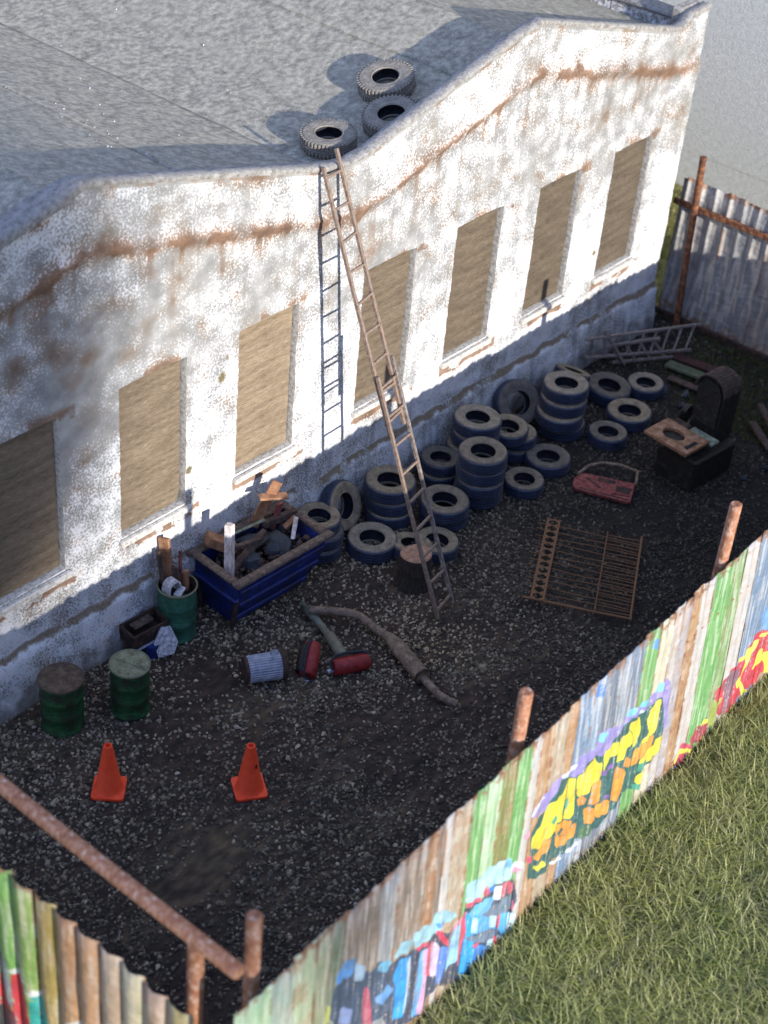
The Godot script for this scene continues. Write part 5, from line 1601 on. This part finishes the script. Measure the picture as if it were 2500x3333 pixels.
	body.polygon = PackedVector2Array([Vector2(-0.06, 0.06), Vector2(0.02, 0.0), Vector2(0.86, -0.06), Vector2(0.90, -0.02), Vector2(0.90, 0.44), Vector2(0.05, 0.44), Vector2(-0.07, 0.26)])
	body.depth = 0.08
	var pan := mk()
	slab(pan, body.polygon, 0.05, dx)
	body.free()
	part("inner_panel", pan, M.red_dull, dr)
	for e in [[Vector2(0.12, 0.34), Vector2(0.38, 0.14), 0.04], [Vector2(0.30, 0.36), Vector2(0.60, 0.36), 0.09], [Vector2(0.62, 0.22), Vector2(0.86, 0.20), 0.14], [Vector2(0.04, 0.04), Vector2(0.86, -0.01), 0.03]]:
		var hl := mk()
		bar(hl, dx * Vector3(e[0].x, e[0].y, 0.047), dx * Vector3(e[1].x, e[1].y, 0.047), e[2], 0.016, 0.003, dx.basis.z)
		part("panel_opening", hl, M.rust_dark, dr)
	for e in [[Vector2(0.62, 0.30), Vector2(0.88, 0.28)], [Vector2(0.64, 0.10), Vector2(0.88, 0.08)], [Vector2(0.61, 0.06), Vector2(0.61, 0.42)]]:
		var hl := mk()
		bar(hl, dx * Vector3(e[0].x, e[0].y, 0.055), dx * Vector3(e[1].x, e[1].y, 0.055), 0.035, 0.03, 0.006, dx.basis.z)
		part("pressed_rib", hl, M.red_dull, dr)
	var wf := mk()
	tube(wf, [dx * Vector3(-0.03, 0.40, 0.03), dx * Vector3(0.10, 0.66, 0.04), dx * Vector3(0.30, 0.80, 0.05), dx * Vector3(0.62, 0.84, 0.05), dx * Vector3(0.90, 0.78, 0.04), dx * Vector3(0.92, 0.44, 0.03)], [0.03], 8)
	part("window_frame", wf, M.exhaust, dr)

# ------------------------------------------------------------------ old machine
func press() -> void:
	var root := thing("machine_press", "heavy dark rusted workshop machine with rounded upright and brown table", "machine", Vector3(10.0, 0, 2.75), Vector3(0, -0.10, 0))
	var bs := mk()
	box(bs, xf(Vector3(0.55, 0.30, 0.48)), Vector3(1.10, 0.60, 0.80), 0.04)
	box(bs, xf(Vector3(0.20, 0.62, 0.45)), Vector3(0.40, 0.30, 0.56), 0.05)
	part("base", bs, M.press, root)
	var tb := mk()
	var outline := PackedVector2Array()
	var seg := 20
	# table plate with a round hole: two halves that meet on the middle line
	for half in 2:
		var o := PackedVector2Array()
		var sx := 1.0 if half == 0 else -1.0
		for k in seg / 2 + 1:
			var a := -PI / 2 + PI * k / (seg / 2)
			o.append(Vector2(sx * 0.155 * cos(a), -0.06 + 0.20 * sin(a)))
		o.append(Vector2(0.0, 0.43))
		o.append(Vector2(sx * 0.31, 0.43))
		if half == 1:
			o.append(Vector2(-0.31, -0.43))
		else:
			o.append(Vector2(0.31, -0.43))
		o.append(Vector2(0.0, -0.43))
		slab(tb, o, 0.05, Transform3D(Basis(Vector3.RIGHT, PI / 2), Vector3(-0.02, 0.90, 0.42)))
	part("table", tb, M.press_table, root)
	var slot := mk()
	box(slot, xf(Vector3(-0.06, 0.905, 0.74)), Vector3(0.28, 0.012, 0.07), 0.003)
	part("slot", slot, M.black, root)
	var disc := mk()
	lathe(disc, [[0.19, 0.0], [0.19, 0.07], [0.16, 0.085], [0.06, 0.075], [0.0, 0.075]], 24, xf(Vector3(-0.02, 0.76, 0.36)))
	part("die_plate", disc, M.press, root)
	var shelf := mk()
	box(shelf, xf(Vector3(0.44, 0.80, 0.62)), Vector3(0.22, 0.05, 0.52), 0.012)
	part("shelf", shelf, M.green_board, root)
	var sw := mk()
	box(sw, xf(Vector3(0.42, 0.70, 0.15)), Vector3(0.34, 0.20, 0.36), 0.03)
	part("gear_case", sw, M.rust_dark, root)
	# upright with a rounded top
	var up := mk()
	var o2 := PackedVector2Array([Vector2(-0.27, 0.0), Vector2(0.27, 0.0)])
	for k in 15:
		var a := PI * k / 14.0
		o2.append(Vector2(0.27 * cos(a), 1.52 + 0.27 * sin(a)))
	slab(up, o2, 0.42, Transform3D(Basis(Vector3(0, 0, 1), Vector3.UP, Vector3(-1, 0, 0)), Vector3(1.08, 0.0, 0.46)))
	part("upright", up, M.press, root)
	var hoop := mk()
	var arc := []
	for k in 15:
		var a := PI * k / 14.0
		arc.append(Vector3(0.82, 1.52 + 0.285 * sin(a), 0.46 + 0.285 * cos(a)))
	for k in 14:
		bar(hoop, arc[k], arc[k + 1], 0.46, 0.03, 0.006, Vector3(arc[k].x * 0.0, arc[k].y - 1.52, arc[k].z - 0.46).normalized())
	part("hood", hoop, M.rust_dark, root)
	var fp := mk()
	slab(fp, PackedVector2Array([Vector2(-0.22, 0.9), Vector2(0.22, 0.9), Vector2(0.22, 1.5), Vector2(0.12, 1.68), Vector2(-0.08, 1.72), Vector2(-0.22, 1.5)]), 0.03, Transform3D(Basis(Vector3(0, 0, 1), Vector3.UP, Vector3(-1, 0, 0)), Vector3(0.655, 0.0, 0.46)))
	part("face_plate", fp, M.press, root)
	var sh := mk()
	tube(sh, [Vector3(1.05, 1.42, 0.44), Vector3(1.40, 1.42, 0.44)], [0.055], 12)
	tube(sh, [Vector3(1.34, 1.42, 0.44), Vector3(1.40, 1.42, 0.44)], [0.12], 16)
	part("drive_shaft", sh, M.rust_dark, root)
	for k in 3:
		var pl := mk()
		lathe(pl, [[0.0, -0.05], [0.12, -0.05], [0.12, 0.05], [0.0, 0.05]], 18, Transform3D(Basis(Vector3.RIGHT, PI / 2), Vector3(0.98 + 0.12 * k, 0.72 - 0.16 * k, -0.10 - 0.1 * k)))
		part("pulley", pl, M.press, root)

# ------------------------------------------------------------------ far corner
func old_ladder(label: String, a0: Vector3, a1: Vector3, b0: Vector3, b1: Vector3, rungs: int) -> void:
	var root := thing("wooden_ladder", label, "ladder", Vector3.ZERO, Vector3.ZERO, "old ladders dumped at the hall's far corner")
	for e in [[a0, a1], [b0, b1]]:
		var st := mk()
		bar(st, e[0], e[1], 0.055, 0.05, 0.006, Vector3.UP, 0.004)
		part("stile", st, M.ladder_dark, root)
	for k in rungs:
		var t := (k + 0.5) / rungs
		var st := mk()
		bar(st, a0.lerp(a1, t), b0.lerp(b1, t), 0.035, 0.05, 0.005)
		part("rung", st, M.ladder_dark, root)

func back_corner() -> void:
	old_ladder("grey ladder lying on its edge along the wall foot at the far corner", Vector3(11.55, 0.74, 0.24), Vector3(13.90, 0.58, 1.22), Vector3(11.62, 0.34, 0.24), Vector3(13.60, 0.18, 1.28), 9)
	old_ladder("broken pale ladder section sunk below the other far ladder", Vector3(11.95, 0.52, 0.42), Vector3(13.0, 0.50, 0.92), Vector3(12.20, 0.12, 0.50), Vector3(13.25, 0.10, 1.12), 4)
	_timber("wood_plank", "dark stick crossing both old ladders at a slant", "timber", Vector3(11.92, 0.84, 0.38), Vector3(12.36, 0.08, 0.66), 0.06, 0.05, M.ladder_dark, "planks in the far corner")
	_timber("wood_plank", "pale green board lying on the moss behind the machine", "timber", Vector3(12.98, 0.10, 1.18), Vector3(13.06, 0.14, 2.20), 0.24, 0.05, M.board_green_dark, "planks in the far corner")
	_timber("wood_plank", "dull red brown board beside the pale green one", "timber", Vector3(13.34, 0.08, 1.10), Vector3(13.44, 0.12, 2.15), 0.22, 0.05, M.board_red_dark, "planks in the far corner")
	_timber("wood_plank", "short brown plank end showing below the pale green board", "timber", Vector3(12.62, 0.08, 1.46), Vector3(12.66, 0.10, 2.30), 0.16, 0.05, M.wood_dark, "planks in the far corner")
	_timber("wood_plank", "dark plank leaning at the right edge beyond the machine", "timber", Vector3(12.70, 0.34, 3.24), Vector3(11.95, 0.10, 4.30), 0.10, 0.05, M.wood_dark, "planks in the far corner")
	_timber("wood_plank", "second dark plank lying parallel at the right edge", "timber", Vector3(12.42, 0.12, 3.30), Vector3(11.70, 0.06, 4.30), 0.14, 0.05, M.wood_dark, "planks in the far corner")
	for k in 5:
		var o := put("rubble_lump", rock_mesh(560 + k, 0.7, 0.4), M.stone, self)
		o.position = [Vector3(12.15, 0.05, 1.62), Vector3(12.35, 0.05, 1.95), Vector3(12.0, 0.04, 2.1), Vector3(10.9, 0.04, 4.05), Vector3(11.5, 0.05, 4.15)][k]
		o.scale = Vector3.ONE * [0.16, 0.13, 0.10, 0.10, 0.12][k]
		tag(o, ["grey rubble lump right of the rightmost tyre", "grey rubble lump beside the machine's pulleys", "small rubble lump between tyre heap and machine", "small stone on the gravel in front of the machine", "larger stone right of the machine's base"][k], "rubble")

# ------------------------------------------------------------------ cones
func cones() -> void:
	for k in 2:
		var at: Vector3 = [Vector3(-1.06, 0.01, 1.99), Vector3(0.19, 0.01, 3.21)][k]
		var o := thing("traffic_cone", ["orange traffic cone standing left, in front of the green drums", "orange traffic cone standing right, a dark smudge on its side"][k], "traffic cone", at, Vector3(0, [-0.86, -0.58][k], 0), "orange traffic cones")
		var b := mk()
		var ol := PackedVector2Array()
		for c in 4:
			for s in 5:
				var a := PI / 2 * c + PI / 2 * s / 4.0
				var cc := Vector2(0.158, 0.158).rotated(PI / 2 * c)
				ol.append(cc + Vector2(0.045, 0).rotated(a))
		slab(b, ol, 0.035, Transform3D(Basis(Vector3.RIGHT, -PI / 2), Vector3(0, 0.0, 0)))
		part("base", b, M.cone, o)
		var c := mk()
		lathe(c, [[0.190, 0.034], [0.18, 0.046], [0.168, 0.06], [0.062, 0.73], [0.052, 0.765], [0.036, 0.77], [0.030, 0.74], [0.028, 0.6]], 28)
		part("body", c, M.cone, o)
		if k == 1:
			var sm := mk()
			var pts := []
			for q in 9:
				var a := TAU * q / 9.0
				pts.append(Vector2(0.022 * cos(a) * (1.0 + 0.3 * sin(a * 3.0)), 0.035 * sin(a)))
			var bb := Basis(Vector3.UP, 0.55)
			for q in 9:
				var u: Vector2 = pts[q]
				var v: Vector2 = pts[(q + 1) % 9]
				var fx := func(w: Vector2) -> Vector3: return bb * Vector3(w.x, 0.47 + w.y, lerpf(0.168, 0.062, (0.47 + w.y - 0.06) / 0.67) + 0.004)
				face(sm, [fx.call(Vector2.ZERO), fx.call(u), fx.call(v)], Vector3(0, 0.47, 0))
			part("smudge", sm, M.rust_dark, o)

# ------------------------------------------------------------------ gravel and grass
func scatter(called: String, label: String, cat: String, mesh: Mesh, m: Material, xfs: Array, cols: PackedColorArray) -> void:
	var mm := MultiMesh.new()
	mm.transform_format = MultiMesh.TRANSFORM_3D
	mm.use_colors = true
	mm.mesh = mesh
	mm.instance_count = xfs.size()
	for k in xfs.size():
		mm.set_instance_transform(k, xfs[k])
		mm.set_instance_color(k, cols[k])
	var o := MultiMeshInstance3D.new()
	o.name = numbered(called)
	o.multimesh = mm
	o.material_override = m
	o.set_meta("kind", "stuff")
	tag(o, label, cat)
	add_child(o)

func gravel() -> void:
	var m := StandardMaterial3D.new()
	m.vertex_color_use_as_albedo = true
	m.roughness = 0.9
	var patch := noise(140, 0.35, 3)
	var tone := noise(141, 0.8, 2)
	var n1 := noise(63, 0.35, 3)
	for v in 3:
		var xfs := []
		var cols := PackedColorArray()
		for k in 24000:
			var x := rng.randf_range(-3.9, 14.4)
			var z := rng.randf_range(0.12, 6.8)
			var p := patch.get_noise_2d(x, z)
			# bare mud patches: in front of the cones and by the drums
			var bare := smoothstep(0.05, 0.35, p) * 0.6
			bare += 0.8 * exp(-(pow((x + 0.9) / 0.9, 2.0) + pow((z - 3.6) / 0.7, 2.0)))
			bare += 0.6 * exp(-(pow((x - 1.2) / 0.7, 2.0) + pow((z - 1.3) / 0.5, 2.0)))
			if x > 11.8 and z > 1.6:
				bare += 0.7
			if rng.randf() < bare:
				continue
			var s := 0.017 + 0.024 * pow(rng.randf(), 1.5)
			if rng.randf() < 0.03:
				s *= 1.6
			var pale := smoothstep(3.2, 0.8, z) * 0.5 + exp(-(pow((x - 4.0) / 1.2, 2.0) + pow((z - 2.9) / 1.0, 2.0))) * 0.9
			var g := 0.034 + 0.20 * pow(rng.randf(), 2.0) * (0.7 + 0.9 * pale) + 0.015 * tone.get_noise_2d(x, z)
			if rng.randf() < 0.07 + 0.06 * pale:
				g = rng.randf_range(0.13, 0.34)
			g *= 1.2 - 0.82 * smoothstep(3.5, 9.5, x + (z - 3.0) * 0.4)  # stones darken to the right, with the far corner's shade mixed in
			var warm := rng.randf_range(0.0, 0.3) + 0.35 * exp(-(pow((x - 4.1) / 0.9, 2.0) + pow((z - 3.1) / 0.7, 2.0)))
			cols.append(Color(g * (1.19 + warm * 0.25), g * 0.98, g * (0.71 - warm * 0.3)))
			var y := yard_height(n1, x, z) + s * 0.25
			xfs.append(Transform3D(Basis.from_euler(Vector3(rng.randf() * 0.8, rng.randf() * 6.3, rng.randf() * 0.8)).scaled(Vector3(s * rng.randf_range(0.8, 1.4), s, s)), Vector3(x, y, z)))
		scatter("gravel", ["dark crushed stone strewn over the whole yard", "rounder dark gravel strewn over the whole yard", "flat gravel chips strewn over the whole yard"][v], "gravel", rock_mesh(600 + v, [0.8, 0.9, 0.55][v]), m, xfs, cols)

func tuft_mesh(seed_: int, blades: int, spread: float, length: float, lean: float, width: float) -> ArrayMesh:
	var r := RandomNumberGenerator.new()
	r.seed = seed_
	var st := SurfaceTool.new()
	st.begin(Mesh.PRIMITIVE_TRIANGLES)
	st.set_smooth_group(1)
	for k in blades:
		var a := r.randf() * TAU
		var l := length * r.randf_range(0.5, 1.15)
		var bend := lean * r.randf_range(0.3, 1.3)
		var base := Vector3(r.randf_range(-1, 1), 0, r.randf_range(-1, 1)) * spread
		var d := Vector3(cos(a), 0, sin(a))
		var side := Vector3(-d.z, 0, d.x).rotated(Vector3.UP, r.randf_range(-0.6, 0.6)) * width * r.randf_range(0.7, 1.2)
		var prev := []
		var p := base
		var ang := PI / 2 - 0.15 * bend
		for s in 5:
			var w := side * (1.0 - pow(s / 4.0, 1.6)) * 0.5
			var cur := [p - w, p + w]
			if s > 0:
				for v in [prev[0], prev[1], cur[1], prev[0], cur[1], cur[0]]:
					st.add_vertex(v)
			prev = cur
			p += (d * cos(ang) + Vector3.UP * sin(ang)) * l / 4.0
			ang -= bend * 0.42
	st.generate_normals()
	return st.commit()

func grass() -> void:
	var m := StandardMaterial3D.new()
	m.vertex_color_use_as_albedo = true
	m.roughness = 0.55
	m.cull_mode = BaseMaterial3D.CULL_DISABLED
	m.backlight_enabled = true
	m.backlight = Color(0.8, 0.9, 0.5)
	var dens := noise(150, 0.5, 3)
	for v in 4:
		var xfs := []
		var cols := PackedColorArray()
		for k in 16000:
			var x := rng.randf_range(-2.6, 9.5)
			var z := rng.randf_range(6.9, 11.6)
			if z < front_z(x) + 0.07:
				continue
			if z > 12.6 - x * 0.30:
				continue
			var p := dens.get_noise_2d(x, z)
			if rng.randf() < smoothstep(0.1, 0.5, -p) * 0.4:
				continue
			var s := rng.randf_range(0.6, 1.15) * (1.0 + 0.25 * p)
			var c := Color(0.33, 0.34, 0.12).lerp(Color(0.51, 0.48, 0.21), rng.randf())
			c = c.lerp(Color(0.25, 0.29, 0.10), smoothstep(0.0, 0.4, p) * 0.5)
			if rng.randf() < 0.11 + 0.15 * smoothstep(0.0, 0.5, -p):
				c = Color(0.46, 0.42, 0.24).lerp(Color(0.32, 0.30, 0.16), rng.randf())
			cols.append(c)
			xfs.append(Transform3D(Basis.from_euler(Vector3(rng.randf_range(-0.2, 0.2), rng.randf() * 6.3, rng.randf_range(-0.2, 0.2))).scaled(Vector3.ONE * s), Vector3(x, -0.04, z)))
		scatter("lawn_grass", ["long tangled green lawn grass outside the painted fence", "short upright lawn grass outside the painted fence", "bent olive lawn grass outside the painted fence", "dry straw coloured lawn grass outside the painted fence"][v], "grass", tuft_mesh(700 + v, 6, 0.10, [0.38, 0.26, 0.44, 0.34][v], [1.7, 1.2, 2.3, 1.6][v], 0.021), m, xfs, cols)
	# sparse grass and moss in the far corner and outside the hall's end
	var xf2 := []
	var col2 := PackedColorArray()
	for k in 9000:
		var x := rng.randf_range(14.0, 19.7)
		var z := rng.randf_range(-4.0, 1.0)
		if k > 3500:
			x = rng.randf_range(12.0, 14.5)
			z = rng.randf_range(0.9, 4.2)
			if rng.randf() > smoothstep(0.0, 0.9, x - 11.9 + (z - 2.0) * 0.4):
				continue
		elif x < 14.75 and z > 0.0:
			continue
		var c := Color(0.10, 0.13, 0.03).lerp(Color(0.52, 0.42, 0.17), rng.randf() * (1.0 if k <= 3500 else 0.2))  # straw lightened beyond the hall's end in place of sunlight
		if k > 3500:
			c = Color(c.r * 0.6, c.g * 0.62, c.b * 0.5)  # corner tufts toned down: the corner's shade is in their colour
		col2.append(c)
		xf2.append(Transform3D(Basis.from_euler(Vector3(0, rng.randf() * 6.3, 0)).scaled(Vector3.ONE * rng.randf_range(0.5, 1.1) * (1.0 if k <= 3500 else 0.55)), Vector3(x, -0.03, z)))
	scatter("corner_grass", "mossy green and straw grass in the far corner by the back fence", "grass", tuft_mesh(720, 6, 0.06, 0.22, 1.0, 0.014), m, xf2, col2)

# unseen tree added behind the camera; its crown is shaped to dim the left gable
func add_shade_tree() -> void:
	var root := thing("added_shade_tree", "unseen leafy tree added far out on the lawn, shading the warehouse's left gable", "tree", Vector3(-30.2, 0, 130.0))
	var tr := mk()
	tube(tr, [Vector3(0, -0.1, 0), Vector3(0.2, 9.0, 0.1), Vector3(-0.1, 22.0, 0), Vector3(0.0, 39.0, 0)], [0.5, 0.4, 0.28, 0.08], 10)
	part("trunk", tr, M.bark, root)
	var lb := mk()
	for k in 14:
		var a := k * 2.4
		var y := 34.0 + k * 0.5
		tube(lb, [Vector3(0, y, 0), Vector3(cos(a) * 0.8, y + 0.8, sin(a) * 0.8), Vector3(cos(a) * 1.5, y + 1.1, sin(a) * 1.5)], [0.09, 0.06, 0.02], 6)
	part("limbs", lb, M.bark, root)
	var leaf := mk()
	for k in 3:
		var b := Basis.from_euler(Vector3(k * 0.9, k * 2.1, k * 0.5))
		face(leaf, [b * Vector3(-0.12, 0, 0), b * Vector3(0, 0, 0.05), b * Vector3(0.14, 0, 0), b * Vector3(0, 0, -0.05)], Vector3(0, -1, 0))
	leaf.generate_normals()
	var mm := MultiMesh.new()
	mm.transform_format = MultiMesh.TRANSFORM_3D
	mm.mesh = leaf.commit()
	mm.instance_count = 8500
	for k in 8500:
		var u := Vector3(rng.randfn(), rng.randfn(), rng.randfn()) * 0.62
		mm.set_instance_transform(k, Transform3D(Basis.from_euler(Vector3(rng.randf() * 6, rng.randf() * 6, 0)).scaled(Vector3.ONE * rng.randf_range(0.8, 1.7)), Vector3(u.x * 1.6 - 0.7, 39.6 + u.y * 2.9, u.z * 1.7)))
	var cm := plain(c8(74, 88, 46), 0.6)
	cm.cull_mode = BaseMaterial3D.CULL_DISABLED
	var gm := MultiMeshInstance3D.new()
	gm.name = "crown"
	gm.multimesh = mm
	gm.material_override = cm
	gm.set_meta("kind", "stuff")
	root.add_child(gm, true)
